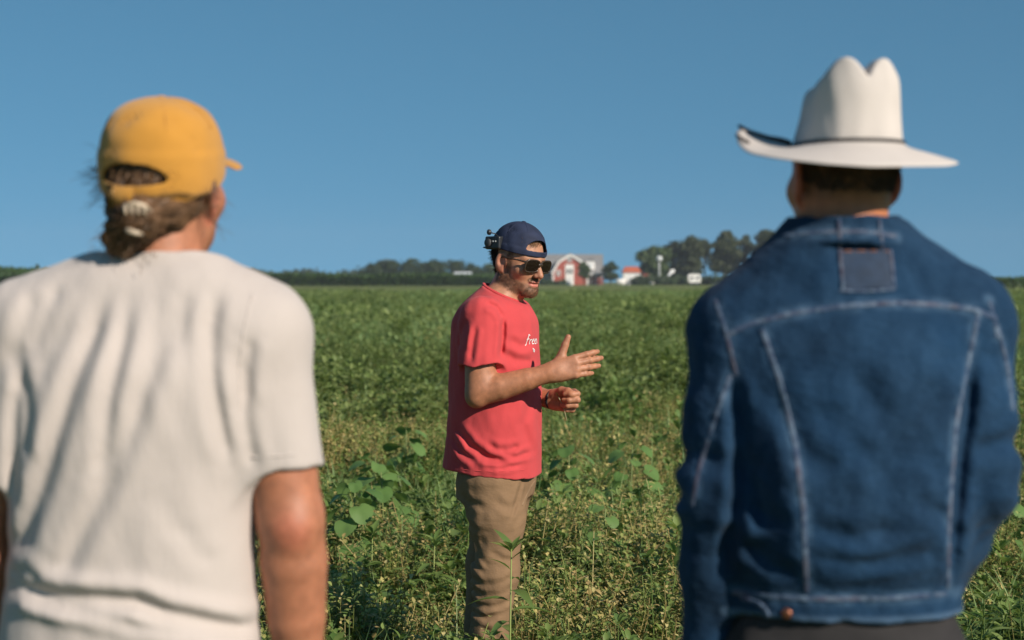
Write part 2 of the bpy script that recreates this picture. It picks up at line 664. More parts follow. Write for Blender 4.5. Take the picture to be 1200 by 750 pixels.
def broad_weed(seed, H=0.4, nst=4, nl=9, L=0.075, wr=0.55):
    r = np.random.default_rng(seed); mb = MB()
    for s in range(nst):
        lean = rdir(r, 55, 85)
        b = np.array([r.uniform(-.05, .05), r.uniform(-.05, .05), 0])
        h = H * r.uniform(.7, 1.05)
        pts = [b + lean * h * t + np.array([0, 0, -.06 * h * t * t]) for t in np.linspace(0, 1, 4)]
        mb.tube(pts, [.004, .0035, .003, .002], 3, cap=False)
        for i in range(nl):
            t = r.uniform(.25, 1.0)
            p = b + lean * h * t + np.array([0, 0, -.06 * h * t * t])
            l = L * r.uniform(.6, 1.2) * (1.15 - .4 * t)
            d = rdir(r, -5, 40)
            leaf(mb, p + d * l * .25, d, UP, l, l * wr * r.uniform(.8, 1.2), r.uniform(.1, .5), r.uniform(.1, .5))
        for i in range(4):
            d = rdir(r, 25, 70)
            leaf(mb, pts[-1], d, UP, L * .6, L * .3, .3, .4, 2, (.8, .9))
    return mb


def grass_tuft(seed, H=0.42, n=26, w=0.008):
    r = np.random.default_rng(seed); mb = MB()
    for i in range(n):
        d = rdir(r, 50, 86); b = np.array([r.normal() * .035, r.normal() * .035, 0])
        leaf(mb, b, d, np.array([-d[0], -d[1], 1.5]), H * r.uniform(.5, 1.1), w * r.uniform(.7, 1.5), r.uniform(.05, .55), .3, 3, (1, .9, .6))
    return mb


def dry_weed(seed, H=0.3, nst=8, nl=26):
    """ripening weed: thin stems, small yellowish leaflets and seed clusters"""
    r = np.random.default_rng(seed); mb = MB()
    for s in range(nst):
        lean = rdir(r, 40, 85); b = np.array([r.normal() * .04, r.normal() * .04, 0])
        h = H * r.uniform(.6, 1.1)
        mb.tube([b, b + lean * h * .5, b + lean * h], [.0025, .002, .0015], 3, cap=False)
        for i in range(nl):
            t = r.uniform(.3, 1.05)
            d = rdir(r, -10, 60); l = r.uniform(.012, .028)
            leaf(mb, b + lean * h * t + d * r.uniform(0, .02), d, UP, l, l * .62, r.uniform(0, .5), .3, 2, (.9, .8))
    return mb


def low_cover(seed, R=0.22, n=46, L=0.05):
    r = np.random.default_rng(seed); mb = MB()
    for i in range(n):
        a = r.uniform(0, 6.28); q = R * math.sqrt(r.uniform())
        p = np.array([q * math.cos(a), q * math.sin(a), r.uniform(.02, .17)])
        d = rdir(r, -10, 55); l = L * r.uniform(.5, 1.3)
        leaf(mb, p, d, UP, l, l * r.uniform(.4, .75), r.uniform(.1, .6), .3, 2, (.9, .8))
    return mb


def far_clump(seed, R=0.8, n=170, L=0.11, H=0.32):
    r = np.random.default_rng(seed); mb = MB()
    for i in range(n):
        a = r.uniform(0, 6.28); q = R * r.uniform() ** .6
        p = np.array([q * math.cos(a), q * math.sin(a), H * r.uniform(.1, 1.0) * (1.1 - .6 * q / R)])
        d = rdir(r, -10, 65); l = L * r.uniform(.5, 1.4)
        leaf(mb, p, d, UP, l, l * r.uniform(.4, .7), r.uniform(.1, .5), .3, 2, (.9, .8))
    return mb


M_LEAF = leaf_mat('weed_leaf_green', [(0.101, 0.188, 0.045), (0.205, 0.309, 0.082), (0.294, 0.383, 0.117), (0.147, 0.255, 0.076)], .48)
M_LEAF2 = leaf_mat('weed_leaf_lush', [(0.144, 0.213, 0.056), (0.231, 0.306, 0.092), (0.310, 0.369, 0.132), (0.173, 0.250, 0.076)], .42)
M_GRASS = leaf_mat('grass_blade', [(0.151, 0.263, 0.088), (0.224, 0.340, 0.127), (0.325, 0.412, 0.165), (0.134, 0.258, 0.088)], .4)
M_DRY = leaf_mat('dry_weed_leaf', [(0.627, 0.493, 0.190), (0.381, 0.403, 0.123), (0.157, 0.258, 0.067), (0.246, 0.325, 0.090), (0.470, 0.336, 0.134), (0.650, 0.560, 0.246)], 0.3)
M_BIG = leaf_mat('velvet_leaf', [(0.143, 0.253, 0.066), (0.176, 0.297, 0.088), (0.121, 0.231, 0.061)], 0.4)


def scatter(name, protos, mat, pts, rot, scl, idx):
    """one ground-cover object: points carrying copies of a few plant meshes"""
    c = bpy.data.collections.new(name + '_kinds')
    for i, mb in enumerate(protos):
        me = mb.mesh('%s_kind' % name, mat, True)
        o = bpy.data.objects.new('%s_kind' % name, me)
        c.objects.link(o)
    me = bpy.data.meshes.new(name)
    me.vertices.add(len(pts))
    me.vertices.foreach_set('co', np.asarray(pts, np.float32).ravel())
    a = me.attributes.new('turn', 'FLOAT_VECTOR', 'POINT'); a.data.foreach_set('vector', np.asarray(rot, np.float32).ravel())
    a = me.attributes.new('size', 'FLOAT', 'POINT'); a.data.foreach_set('value', np.asarray(scl, np.float32))
    a = me.attributes.new('which', 'INT', 'POINT'); a.data.foreach_set('value', np.asarray(idx, np.int32))
    o = link(name, me)
    g = bpy.data.node_groups.new(name, 'GeometryNodeTree')
    g.interface.new_socket('Geometry', in_out='INPUT', socket_type='NodeSocketGeometry')
    g.interface.new_socket('Geometry', in_out='OUTPUT', socket_type='NodeSocketGeometry')
    gi = g.nodes.new('NodeGroupInput'); go = g.nodes.new('NodeGroupOutput')
    ci = g.nodes.new('GeometryNodeCollectionInfo')
    ci.inputs['Collection'].default_value = c
    ci.inputs['Separate Children'].default_value = True
    ci.inputs['Reset Children'].default_value = True
    ip = g.nodes.new('GeometryNodeInstanceOnPoints')
    ip.inputs['Pick Instance'].default_value = True
    def na(nm, ty):
        x = g.nodes.new('GeometryNodeInputNamedAttribute'); x.data_type = ty
        x.inputs['Name'].default_value = nm
        return x.outputs['Attribute']
    g.links.new(gi.outputs[0], ip.inputs['Points'])
    g.links.new(ci.outputs[0], ip.inputs['Instance'])
    g.links.new(na('which', 'INT'), ip.inputs['Instance Index'])
    e2r = g.nodes.new('FunctionNodeEulerToRotation')
    g.links.new(na('turn', 'FLOAT_VECTOR'), e2r.inputs[0])
    g.links.new(e2r.outputs[0], ip.inputs['Rotation'])
    g.links.new(na('size', 'FLOAT'), ip.inputs['Scale'])
    g.links.new(ip.outputs[0], go.inputs[0])
    md = o.modifiers.new('plants', 'NODES'); md.node_group = g
    return tag(o, kind='stuff')


def zone_points(d0, d1, per_m2, half=0.42, pad=1.5):
    n = int(per_m2 * (half * (d1 * d1 - d0 * d0) + 2 * pad * (d1 - d0)))
    d = np.sqrt(RNG.uniform(d0 * d0, d1 * d1, n))
    x = RNG.uniform(-1, 1, n) * (half * d + pad)
    return np.stack([x, d, np.zeros(n)], 1).astype(np.float32)


def field_noise(P, s, seed): return wob(P.astype(np.float32), s, seed)


def put(name, protos, mat, P, s0, s1, tilt=0.12):
    n = len(P)
    grow = np.clip(1 + (.28 * field_noise(P, 1.5, 6) if P[:, 1].max() < 20 else .42 * field_noise(P, 1.0 if P[:, 1].max() < 60 else .3, 6)), .5, 1.75)
    rot = np.stack([RNG.normal(0, tilt, n), RNG.normal(0, tilt, n), RNG.uniform(0, 6.28, n)], 1)
    return scatter(name, protos, mat, P, rot, RNG.uniform(s0, s1, n) * grow, RNG.integers(0, len(protos), n))


FEET = [(-0.57, 2.56, .38), (0.497, 2.56, .38), (-0.08, 6.06, .21)]


def clear_of_feet(P, extra=0.0):
    k = np.ones(len(P), bool)
    for fx, fy, r in FEET:
        k &= (P[:, 0] - fx) ** 2 + (P[:, 1] - fy) ** 2 > (r + extra) ** 2
    return P[k]


near = clear_of_feet(zone_points(1.0, 17.5, 60))
f1 = field_noise(near, 1.3, 1) + 0.5 * field_noise(near, 3.1, 2)
f2 = field_noise(near, 1.1, 3) + 0.5 * field_noise(near, 2.7, 4)
dd = near[:, 1]
u = RNG.uniform(size=len(near))
band = np.exp(-((dd - 13.0) / 1.5) ** 2)            # the paler, ripening strip
is_dry = (u < np.clip(0.42 + 0.42 * band + 0.34 * f1, .06, .88))
is_grass = ~is_dry & (RNG.uniform(size=len(near)) < 0.24 + 0.28 * f2)
is_broad = ~is_dry & ~is_grass & (RNG.uniform(size=len(near)) < 0.62 - 0.2 * band)
is_low = ~is_dry & ~is_grass & ~is_broad
put('dry_weeds', [dry_weed(11), dry_weed(12, .26), dry_weed(13, .34, 9, 26)], M_DRY, near[is_dry], .75, 1.3)
ripe = np.concatenate([np.stack([RNG.uniform(-2.4, -.5, 240), RNG.uniform(11.2, 14.6, 240), np.zeros(240)], 1),
                       np.stack([RNG.uniform(-.15, 2.6, 420), RNG.uniform(6.3, 10.5, 420), np.zeros(420)], 1),
                       np.stack([RNG.uniform(-1.6, -.4, 160), RNG.uniform(6.4, 8.2, 160), np.zeros(160)], 1)]).astype(np.float32)
ripe = clear_of_feet(ripe[field_noise(ripe, 2.1, 10) > -.25], .1)
put('dry_weeds', [dry_weed(14, .32, 9, 28), dry_weed(15, .36, 9, 26)], M_DRY, ripe, .85, 1.35)
put('grass', [grass_tuft(21), grass_tuft(22, .5, 20), grass_tuft(23, .34, 30, .006)], M_GRASS, near[is_grass], .6, 1.25)
put('leafy_weeds', [broad_weed(31, .34, 4, 10, .07), broad_weed(32, .40, 3, 10, .085, .42), broad_weed(33, .3, 5, 9, .06, .6), broad_weed(34, .36, 3, 9, .12, .5), broad_weed(35, .30, 4, 8, .10, .75)], M_LEAF, near[is_broad], .7, 1.3)
foot = np.stack([RNG.uniform(-.34, .22, 34), RNG.uniform(5.60, 5.86, 34), np.zeros(34)], 1).astype(np.float32)
put('leafy_weeds', [broad_weed(36, .36, 4, 9, .075, .55), broad_weed(37, .34, 4, 9, .06, .6)], M_LEAF, foot, .85, 1.12)
put('ground_cover', [low_cover(41), low_cover(42, .2, 50, .04), low_cover(43, .25, 44, .06)], M_LEAF, near[is_low], .8, 1.4)

mid = zone_points(13.5, 46, 17)
fm = field_noise(mid, 0.45, 5) + 0.6 * field_noise(mid, 1.1, 6)
edge_ = 15.6 + 1.3 * field_noise(mid, .6, 9) + 2.6 * np.clip(mid[:, 0] / 2.5, -.5, 1.5)
start = np.clip((mid[:, 1] - edge_) / 2.2, 0, 1)
mid_keep = RNG.uniform(size=len(mid)) < np.clip((mid[:, 1] - 13.5) / 3.5, .05, 1)
lush = np.clip(1.25 - np.abs(mid[:, 1] - 23) / 10, 0, 1) * start * np.clip(1 - .28 * np.maximum(mid[:, 0], 0) / 3, .45, 1)
um = RNG.uniform(size=len(mid))
k_l = (um < 0.14 + 0.66 * lush + 0.16 * fm) & mid_keep
k_d = ~k_l & mid_keep & (RNG.uniform(size=len(mid)) < 0.30 + 0.22 * fm)
k_g = ~k_l & ~k_d & mid_keep
put('lush_weeds', [broad_weed(51, .38, 6, 12, .085, .6), broad_weed(52, .44, 6, 12, .095, .5), broad_weed(53, .34, 7, 11, .08, .65)], M_LEAF2, mid[k_l], .8, 1.35)
bush = np.stack([RNG.uniform(-3.2, -.2, 110), RNG.uniform(14.2, 20, 110), np.zeros(110)], 1).astype(np.float32)
bush = bush[field_noise(bush, .9, 11) > -.1]
put('lush_weeds', [broad_weed(54, .40, 8, 13, .085, .6), broad_weed(55, .44, 7, 13, .095, .5)], M_LEAF2, bush, 1.1, 1.55)
put('ripe_weeds', [far_clump(61, .35, 70, .05, .3), far_clump(62, .4, 80, .05, .32)], M_DRY, mid[k_d], .8, 1.2)
put('tall_grass', [grass_tuft(71, .45, 40, .012), far_clump(72, .4, 70, .09, .28)], M_GRASS, mid[k_g], .8, 1.2)

far = zone_points(44, 190, 0.55, .40, 3)
ff = field_noise(far, 0.05, 7) + 0.6 * field_noise(far, 0.16, 8)
kf = RNG.uniform(size=len(far)) < 0.48 + 0.26 * ff
put('distant_weeds', [far_clump(81), far_clump(82, .9, 180, .12, .36)], M_LEAF2, far[kf], .8, 1.4)
put('distant_grass', [far_clump(83, .9, 180, .1, .28), far_clump(84, .8, 160, .09, .26)], M_GRASS, far[~kf], .8, 1.4)


# velvetleaf plants: each big leaf is a piece of its own
def heart_leaf_mesh(L=0.085):
    mb = MB()
    a = np.linspace(-math.pi, math.pi, 17)[:-1]
    ring = []
    for t in a:
        rr = 0.5 * L * (1 + 0.18 * math.cos(t) - 0.10 * math.cos(2 * t)) * (0.72 if abs(abs(t) - math.pi) < .1 else 1)
        x, y = rr * math.cos(t) * 1.12 + .42 * L, rr * math.sin(t)
        ring.append((x, y, .10 * abs(y) - .9 * x * x / L * .45 + .004 * math.sin(3 * t)))
    V = [(.3 * L, 0, 0)] + [(.3 * L + .55 * (p[0] - .3 * L), .55 * p[1], p[2] * .45) for p in ring] + ring
    n = len(ring)
    F = [(0, 1 + i, 1 + (i + 1) % n) for i in range(n)]
    F += [(1 + i, 1 + n + i, 1 + n + (i + 1) % n, 1 + (i + 1) % n) for i in range(n)]
    mb.add(V, F)
    return mb.mesh('leaf', M_BIG, True)


HEART = [heart_leaf_mesh(.10), heart_leaf_mesh(.08), heart_leaf_mesh(.12)]
M_STEM = simple_mat('plant_stem', (0.16, 0.20, 0.06), .6)
STEM_R = np.random.default_rng(77)


def velvetleaf(x, y, H, label, n=8, sc=1.0):
    r = STEM_R
    root = tag(empty('velvetleaf_plant', (x, y, 0)), label, 'plant', 'velvetleaf plants among the weeds')
    lean = np.array([r.normal() * .12, r.normal() * .12, 1.0])
    m = MB(); m.tube([lean * H * t for t in np.linspace(0, 1, 5)], [.007, .006, .005, .004, .003], 6)
    m.build('stem', M_STEM, root, True)
    for i in range(n):
        t = .35 + .65 * i / max(1, n - 1)
        az = i * 2.4 + r.uniform(-.4, .4)
        pl = (.10 - .06 * t) * sc
        p0 = lean * H * t
        d = np.array([math.cos(az), math.sin(az), .35]); d /= np.linalg.norm(d)
        st = MB(); p1 = p0 + d * pl
        st.tube([p0, (p0 + p1) / 2 + np.array([0, 0, .006]), p1], .0016, 4)
        o = link('leaf', HEART[int(r.integers(0, 3))], root, tuple(p1))
        o.rotation_euler = (r.normal() * .25, r.uniform(-.05, .5), az)
        s = sc * (1.15 - .5 * t) * r.uniform(.85, 1.15); o.scale = (s, s, s)
        st2 = link('leaf_stalk', st.mesh('leaf_stalk', M_STEM, True), root)


VL = [(410, 690, 8.3, .42, 'broad heart-leaved plant nearest the left man\'s elbow, in the shade', 10, 1.15),
      (452, 670, 8.8, .45, 'tall heart-leaved plant in the dark patch left of the red-shirted man', 10, 1.2),
      (440, 640, 9.6, .42, 'heart-leaved plant behind the dark patch left of the red-shirted man', 9, 1.1),
      (476, 596, 11.2, .42, 'sunlit heart-leaved plant halfway between the left man\'s sleeve and the red-shirted man', 9, 1.2),
      (672, 610, 9.6, .46, 'pale heart-leaved plant just right of the tan trousers', 10, 1.15),
      (738, 625, 9.8, .45, 'pale heart-leaved plant beside the grass tuft near the denim sleeve', 9, 1.1),
      (700, 690, 8.0, .34, 'low heart-leaved plant in the dry weeds right of the trouser leg', 7, .9),
      (1170, 660, 8.6, .36, 'heart-leaved plant at the far right beyond the denim elbow', 8, 1.0)]
for px, py, D, H, lab, n, sc in VL:
    p = at(px, py, D)
    velvetleaf(p[0], D, H + .12, lab, n + 6, sc * 1.12)


def upright_weed(x, y, H, label, seed, nl=14):
    """a single tall weed with a leafy tip and long narrow leaves"""
    r = np.random.default_rng(seed)
    root = tag(empty('tall_weed', (x, y, 0)), label, 'plant')
    m = MB(); m.tube([(0, 0, 0), (.01, 0, H * .5), (.015, .005, H)], [.0042, .0034, .0022], 6)
    m.build('stem', simple_mat('weed_stem_yellow', (0.22, 0.27, 0.07), .55), root, True)
    for i in range(nl):
        t = .25 + .75 * i / (nl - 1)
        az = i * 2.4; L = (.155 if t < .8 else .10) * r.uniform(.8, 1.15)
        lm = MB()
        el = .25 if t < .85 else .9
        leaf(lm, (0, 0, 0), (math.cos(az), math.sin(az), el), UP, L, L * .24, .45 if t < .85 else .25, .35, 4, (.7, 1, .85, .5))
        lm.build('leaf', M_LEAF, root, True, (.01 * t * 1.4, 0, H * t))
    for i in range(7):
        az = i * 2.4 + 1; lm = MB(); L = .085 * r.uniform(.7, 1.1)
        leaf(lm, (0, 0, 0), (math.cos(az), math.sin(az), r.uniform(.5, 1.6)), UP, L, L * .3, .3, .4, 4, (.7, 1, .85, .5))
        lm.build('leaf', M_LEAF, root, True, (.015, .005, H - .012 * r.uniform(0, 1)))
    return root


p = at(594, 745, 5.62)
upright_weed(p[0], 5.62, .64, 'single tall narrow-leaved weed standing in front of the tan trouser leg', 4, 15)
p = at(820, 745, 7.4); upright_weed(p[0], 7.4, .42, 'young upright weed beside the cuff of the denim jacket', 5, 12)
p = at(432, 730, 7.6); upright_weed(p[0], 7.6, .40, 'upright narrow-leaved weed low in the gap right of the left man\'s forearm', 6, 12)
p = at(505, 735, 7.5); upright_weed(p[0], 7.5, .38, 'upright narrow-leaved weed just left of the trouser leg', 8, 12)

# ------------------------------------------------------------------ crops and trees far off
M_CORN = leaf_mat('corn_leaf', [(0.040, 0.092, 0.018), (0.066, 0.125, 0.026), (0.085, 0.14, 0.034)], .3)


def crop_block(name, x0, x1, y0, y1, H, n, seed, mat=M_CORN, L=1.0):
    """rows of tall crop: a leafy volume with a dense top and front"""
    r = np.random.default_rng(seed)
    front = int(n * .55)
    x = r.uniform(x0, x1, n)
    y = np.where(np.arange(n) < front, y0 + r.uniform(0, 1, n) ** 2 * min(14, y1 - y0), r.uniform(y0, y1, n))
    hh = H * (1 + .07 * np.sin(x * .21) + .05 * np.sin(x * .83 + y * .3))
    z = hh * np.where(np.arange(n) < front, r.uniform(.05, 1, n), r.uniform(.75, 1, n))
    a = r.uniform(0, 6.28, n); e = r.uniform(.1, 1.2, n)
    d = np.stack([np.cos(a) * np.cos(e), np.sin(a) * np.cos(e), np.sin(e)], 1)
    s = np.stack([-np.sin(a), np.cos(a), np.zeros(n)], 1)
    l = L * r.uniform(.5, 1.2, n)[:, None]
    c = np.stack([x, y, z], 1)
    w = .22 * l
    V = np.stack([c - s * w, c + s * w, c + d * l + s * w * .5 - [0, 0, .1], c + d * l - s * w * .5 - [0, 0, .1]], 1).reshape(-1, 3)
    i = np.arange(n) * 4
    Q = np.stack([i, i + 1, i + 2, i + 3], 1)
    return tag(link(name, np_mesh(name, V, Q, mat, False)), kind='stuff')


crop_block('corn_field', -150, -4, 405, 520, 2.5, 70000, 1, L=.9)
crop_block('corn_field', -190, -105, 330, 404, 3.7, 26000, 2, L=.9)
crop_block('hedgerow', 72, 150, 300, 312, 1.6, 14000, 3, L=.8)

M_CROWN = leaf_mat('tree_leaf', [(0.022, 0.044, 0.014), (0.036, 0.062, 0.018), (0.052, 0.080, 0.024)], .2)
M_PINE = leaf_mat('pine_needle', [(0.030, 0.044, 0.016), (0.046, 0.062, 0.020), (0.064, 0.076, 0.026)], .2)
M_PALE = leaf_mat('pale_tree_leaf', [(0.050, 0.085, 0.022), (0.070, 0.110, 0.030), (0.085, 0.125, 0.034)], .25)
M_BARK = simple_mat('bark', (0.075, 0.060, 0.045), .9, .3, 3.0)
ZN = np.zeros(3)


def crown_mesh(blobs, n, size, seed, mat):
    r = np.random.default_rng(seed)
    wts = np.array([b[1][0] * b[1][1] * b[1][2] for b in blobs]) ** .7
    k = r.choice(len(blobs), n, p=wts / wts.sum())
    C = np.array([b[0] for b in blobs])[k]; R = np.array([b[1] for b in blobs])[k]
    d = r.normal(size=(n, 3)); d /= np.linalg.norm(d, axis=1)[:, None]
    q = (r.uniform(.35, 1.0, n) ** .6 * (1 + .12 * np.clip(r.normal(size=n), 0, 2) ** 2))[:, None]
    c = C + d * R * q
    nn = d + r.normal(size=(n, 3)) * .7; nn /= np.linalg.norm(nn, axis=1)[:, None]
    t = np.cross(nn, r.normal(size=(n, 3))); t /= np.linalg.norm(t, axis=1)[:, None]
    b = np.cross(nn, t)
    s = (size * r.uniform(.5, 1.3, n))[:, None]
    V = np.stack([c - t * s, c - b * s * .6 + nn * s * .15, c + t * s, c + b * s * .6 + nn * s * .15], 1).reshape(-1, 3)
    i = np.arange(n) * 4
    return np_mesh('crown', V, np.stack([i, i + 1, i + 2, i + 3], 1), mat, False)


def tree(name, px, base_py, D, top_py, w_px, label, seed, mat, kind='round', n=1500, trunk=.25, group='trees in the far windbreak'):
    """trunk with limbs and an uneven crown of leaf clumps; sizes come from the picture"""
    r = np.random.default_rng(seed)
    k = D / FPX
    x = (px - 600) * k
    H = CAM_Z + (328 - top_py) * k
    Wd = w_px * k
    root = tag(empty(name, (x, D, 0)), label, 'tree', group)
    blobs = []
    nb = 14 if kind == 'round' else 28
    c0 = H * (trunk + (1 - trunk) / 2); hh = H * (1 - trunk) / 2
    for i in range(nb):
        a = r.uniform(0, 6.28); q = r.uniform(.25, .8); zz = r.uniform(-.85, .8)
        rr = Wd / 2 * math.sqrt(max(.15, 1 - zz * zz))
        br = Wd * (r.uniform(.20, .32) if kind == 'round' else r.uniform(.14, .25))
        blobs.append(((math.cos(a) * rr * q, math.sin(a) * rr * q, c0 + zz * hh * .85), (br * r.uniform(.9, 1.3), br, br * r.uniform(.5, .85))))
    blobs.append(((r.normal() * Wd * .06, 0, H - Wd * .13), (Wd * .2, Wd * .2, Wd * .13)))
    blobs.append(((0, 0, H - Wd * .30), (Wd * .3, Wd * .3, Wd * .2)))
    link('crown', crown_mesh(blobs, int(n * 2.2), max(.30, Wd * .05), seed, mat), root)
    m = MB()
    tr = max(.12, H * .022)
    m.tube([(0, 0, -.1), (r.normal() * .1, 0, H * .3), (r.normal() * .3, 0, H * .62), (0, 0, H * .9)], [tr, tr * .8, tr * .5, tr * .15], 7)
    for b in blobs:
        z0 = max(H * trunk * .7, b[0][2] - H * .22)
        m.tube([(0, 0, z0), (b[0][0] * .5, b[0][1] * .5, (z0 + b[0][2]) / 2 + .02 * H), b[0]], [tr * .4, tr * .28, tr * .1], 5)
    m.build('trunk', M_BARK, root, True)
    return root


TREES = [  # far woodland on the left, behind the corn
    ('shade_tree', 436, 335, 560, 309, 26, 'small dark tree at the left end of the far woodland', 101, M_CROWN, 'round', 900, .12),
    ('shade_tree', 455, 335, 570, 304.5, 32, 'broad dark tree, second from the left end of the far woodland', 102, M_CROWN, 'round', 1300, .12),
    ('shade_tree', 478, 335, 565, 303.5, 32, 'tall dark tree in the left mound of the far woodland', 103, M_CROWN, 'round', 1300, .12),
    ('shade_tree', 497, 335, 585, 306.5, 22, 'low dark tree at the dip of the far woodland', 104, M_CROWN, 'round', 900, .12),
    ('shade_tree', 512, 335, 560, 303.5, 30, 'dark tree just right of the dip in the far woodland', 105, M_CROWN, 'round', 1300, .12),
    ('shade_tree', 533, 335, 590, 306, 28, 'rounded tree standing behind the pale shed', 106, M_CROWN, 'round', 1100, .12),
    ('shade_tree', 553, 335, 580, 308, 26, 'tree right of the pale shed, left of the cap brim', 107, M_CROWN, 'round', 1000, .12),
    ('shade_tree', 573, 335, 585, 309, 26, 'lighter tree half hidden by the red-shirted man\'s neck', 108, M_PALE, 'round', 1000, .12),
    ('shade_tree', 594, 335, 600, 311, 26, 'tree behind the head of the red-shirted man', 109, M_CROWN, 'round', 800, .12),
    ('shade_tree', 44, 335, 620, 309.5, 7, 'lone little tree on the left skyline', 110, M_CROWN, 'round', 500, .1),
    # the farm
    ('yard_tree', 684, 334, 505, 307, 15, 'slim green tree in front of the red gable', 120, M_PALE, 'round', 900, .15),
    ('yard_tree', 715, 333, 510, 306, 20, 'round bushy tree right of the grey roof', 121, M_CROWN, 'round', 1200, .06),
    ('yard_tree', 766, 334, 530, 289, 42, 'pale green leafy tree behind the yard lamp', 122, M_PALE, 'round', 2600, .06),
    ('pine_tree', 790, 334, 540, 282, 32, 'dark narrow pine right of the pale tree', 123, M_PINE, 'pine', 2200, .06),
    ('pine_tree', 809, 334, 535, 276, 38, 'tall dark pine in the middle of the windbreak', 124, M_PINE, 'pine', 2800, .08),
    ('pine_tree', 826, 334, 550, 280, 22, 'thin pine leaning over the gap in the windbreak', 125, M_PINE, 'pine', 1300, .52),
    ('pine_tree', 851, 334, 535, 270, 40, 'tallest spreading pine right of the sky gap', 126, M_PINE, 'pine', 3000, .16),
    ('pine_tree', 873, 334, 540, 275, 26, 'ragged pine with a notch of sky beside it', 127, M_PINE, 'pine', 1600, .15),
    ('pine_tree', 898, 334, 530, 269, 42, 'pine half hidden by the denim shoulder', 128, M_PINE, 'pine', 2600, .1),
    ('pine_tree', 925, 334, 530, 262, 34, 'pine behind the collar of the denim jacket, left side', 129, M_PINE, 'pine', 2400, .1),
    ('pine_tree', 1034, 334, 530, 254, 30, 'pine whose tip shows right of the denim collar', 130, M_PINE, 'pine', 1500, .2),
    ('pine_tree', 1056, 334, 530, 268, 14, 'small pine top above the denim shoulder', 131, M_PINE, 'pine', 900, .2),
]
for t in TREES:
    tree(t[0], t[1], t[2], t[3], t[4], t[5], t[6], t[7], t[8], t[9], t[10], t[11],
         'trees in the far woodland' if t[3] > 555 else 'trees round the farm')

# bluish ridge of trees on the skyline and low shrubs at the farm's foot
r_ = np.random.default_rng(5)
bl = []
for px in np.linspace(265, 425, 60):
    k = 1000 / FPX
    bl.append((((px - 600) * k, 1000 + r_.uniform(-15, 15), 3.0), (3.5, 3.5, r_.uniform(2.5, 4.6) + 1.2 * math.sin(px * .11))))
for px in np.linspace(-60, 60, 40):
    k = 1000 / FPX
    bl.append((((px - 600) * k, 1000, 3.4), (3.5, 3.5, r_.uniform(3.0, 5.2))))
for px in np.linspace(1060, 1320, 80):
    k = 1000 / FPX
    bl.append((((px - 600) * k, 1000, .5), (3.5, 3.5, r_.uniform(1.0, 1.8))))
tag(link('distant_woodland', crown_mesh(bl, 9000, 1.3, 9, M_CROWN)), kind='stuff')
bl = []
for px in np.linspace(745, 870, 34):
    k = 505 / FPX
    bl.append((((px - 600) * k, 505 + r_.uniform(-3, 3), 1.0), (1.6, 1.6, r_.uniform(1.1, 2.4))))
for px in np.linspace(636, 660, 7):
    k = 500 / FPX
    bl.append((((px - 600) * k, 500 + r_.uniform(-2, 2), .5), (1.3, 1.3, r_.uniform(.6, 1.3))))
tag(link('farmyard_shrubs', crown_mesh(bl, 5000, .5, 10, M_CROWN)), kind='stuff')

# ------------------------------------------------------------------ farm buildings
M_RED = simple_mat('red_siding', (0.36, 0.085, 0.058), .8, .2, 1.5)
M_WHITE = simple_mat('white_paint', (0.78, 0.76, 0.72), .7, .06, 1.0)
M_SHINGLE = simple_mat('grey_shingle', (0.20, 0.20, 0.20), .9, .18, 1.2)
M_BEIGE = simple_mat('beige_siding', (0.50, 0.40, 0.32), .85, .1, 1.0)
M_PANE = simple_mat('window_pane', (0.07, 0.08, 0.09), .15, .1, 1.0)
M_METAL = simple_mat('galvanised_metal', (0.62, 0.64, 0.64), .5, .08, 1.0)
M_ORANGE = simple_mat('rusty_red_roof', (0.45, 0.11, 0.05), .8, .2, 1.0)
K = 515 / FPX


def fx(px): return (px - 600) * K
def fz(py): return max(0.0, CAM_Z + (328 - py) * K)


house = tag(empty('farmhouse', (fx(668), 515, 0)), 'red gambrel-gabled farmhouse with a long grey shingle roof and white trim', 'farmhouse')
ox = fx(668)
hw = K * 21                                           # half width of the gable
zt = fz(298)
outline = [(-hw, 0), (hw, 0), (hw, fz(319)), (hw * .62, fz(306)), (0, zt), (-hw * .62, fz(306)), (-hw, fz(319))]
m = MB(); m.prism(outline, -3, 4); m.build('gable_wall', M_RED, house)
def gable_strip(name, mat, pts, width, y0, y1, up=.0):
    mm = MB()
    for i in range(len(pts) - 1):
        a = np.array(pts[i], float); b = np.array(pts[i + 1], float)
        d = (b - a) / np.linalg.norm(b - a); nrm = np.array([-d[1], d[0]])
        if nrm[1] < 0: nrm = -nrm
        q = [a - d * .1, b + d * .1, b + d * .1 + nrm * width, a - d * .1 + nrm * width]
        ar = sum(q[j][0] * q[(j + 1) % 4][1] - q[(j + 1) % 4][0] * q[j][1] for j in range(4))
        if ar < 0: q = q[::-1]
        mm.prism([tuple(v) for v in q], y0 - .003 * i, y1)
    return mm.build(name, mat, house)
top = [outline[2], outline[3], outline[4], outline[5], outline[6]]
gable_strip('gambrel_roof', M_SHINGLE, top, .35, -3.2, 4)
gable_strip('gable_trim', M_WHITE, [(p[0] * .97, p[1] - .55) for p in top], .62, -3.45, -3.22)
m = MB()
for s in (-1, 1): m.box((s * (hw - .25), -3.12, fz(319) / 2 - .3), (.5, .22, fz(319) - .7))
m.build('corner_board', M_WHITE, house)
def window(px, py, w, h, y=-3.0, pane=M_PANE, name='window'):
    f = MB(); cx, cz = fx(px) - ox, fz(py)
    f.box((cx, y - .06, cz), (w, .16, h))
    fo = f.build(name, M_WHITE, house)
    g = MB(); g.box((cx - w * .2, y - .15, cz), (w * .26, .04, h * .7)); g.box((cx + w * .2, y - .15, cz), (w * .26, .04, h * .7))
    g.build('pane', pane, fo)
    return fo
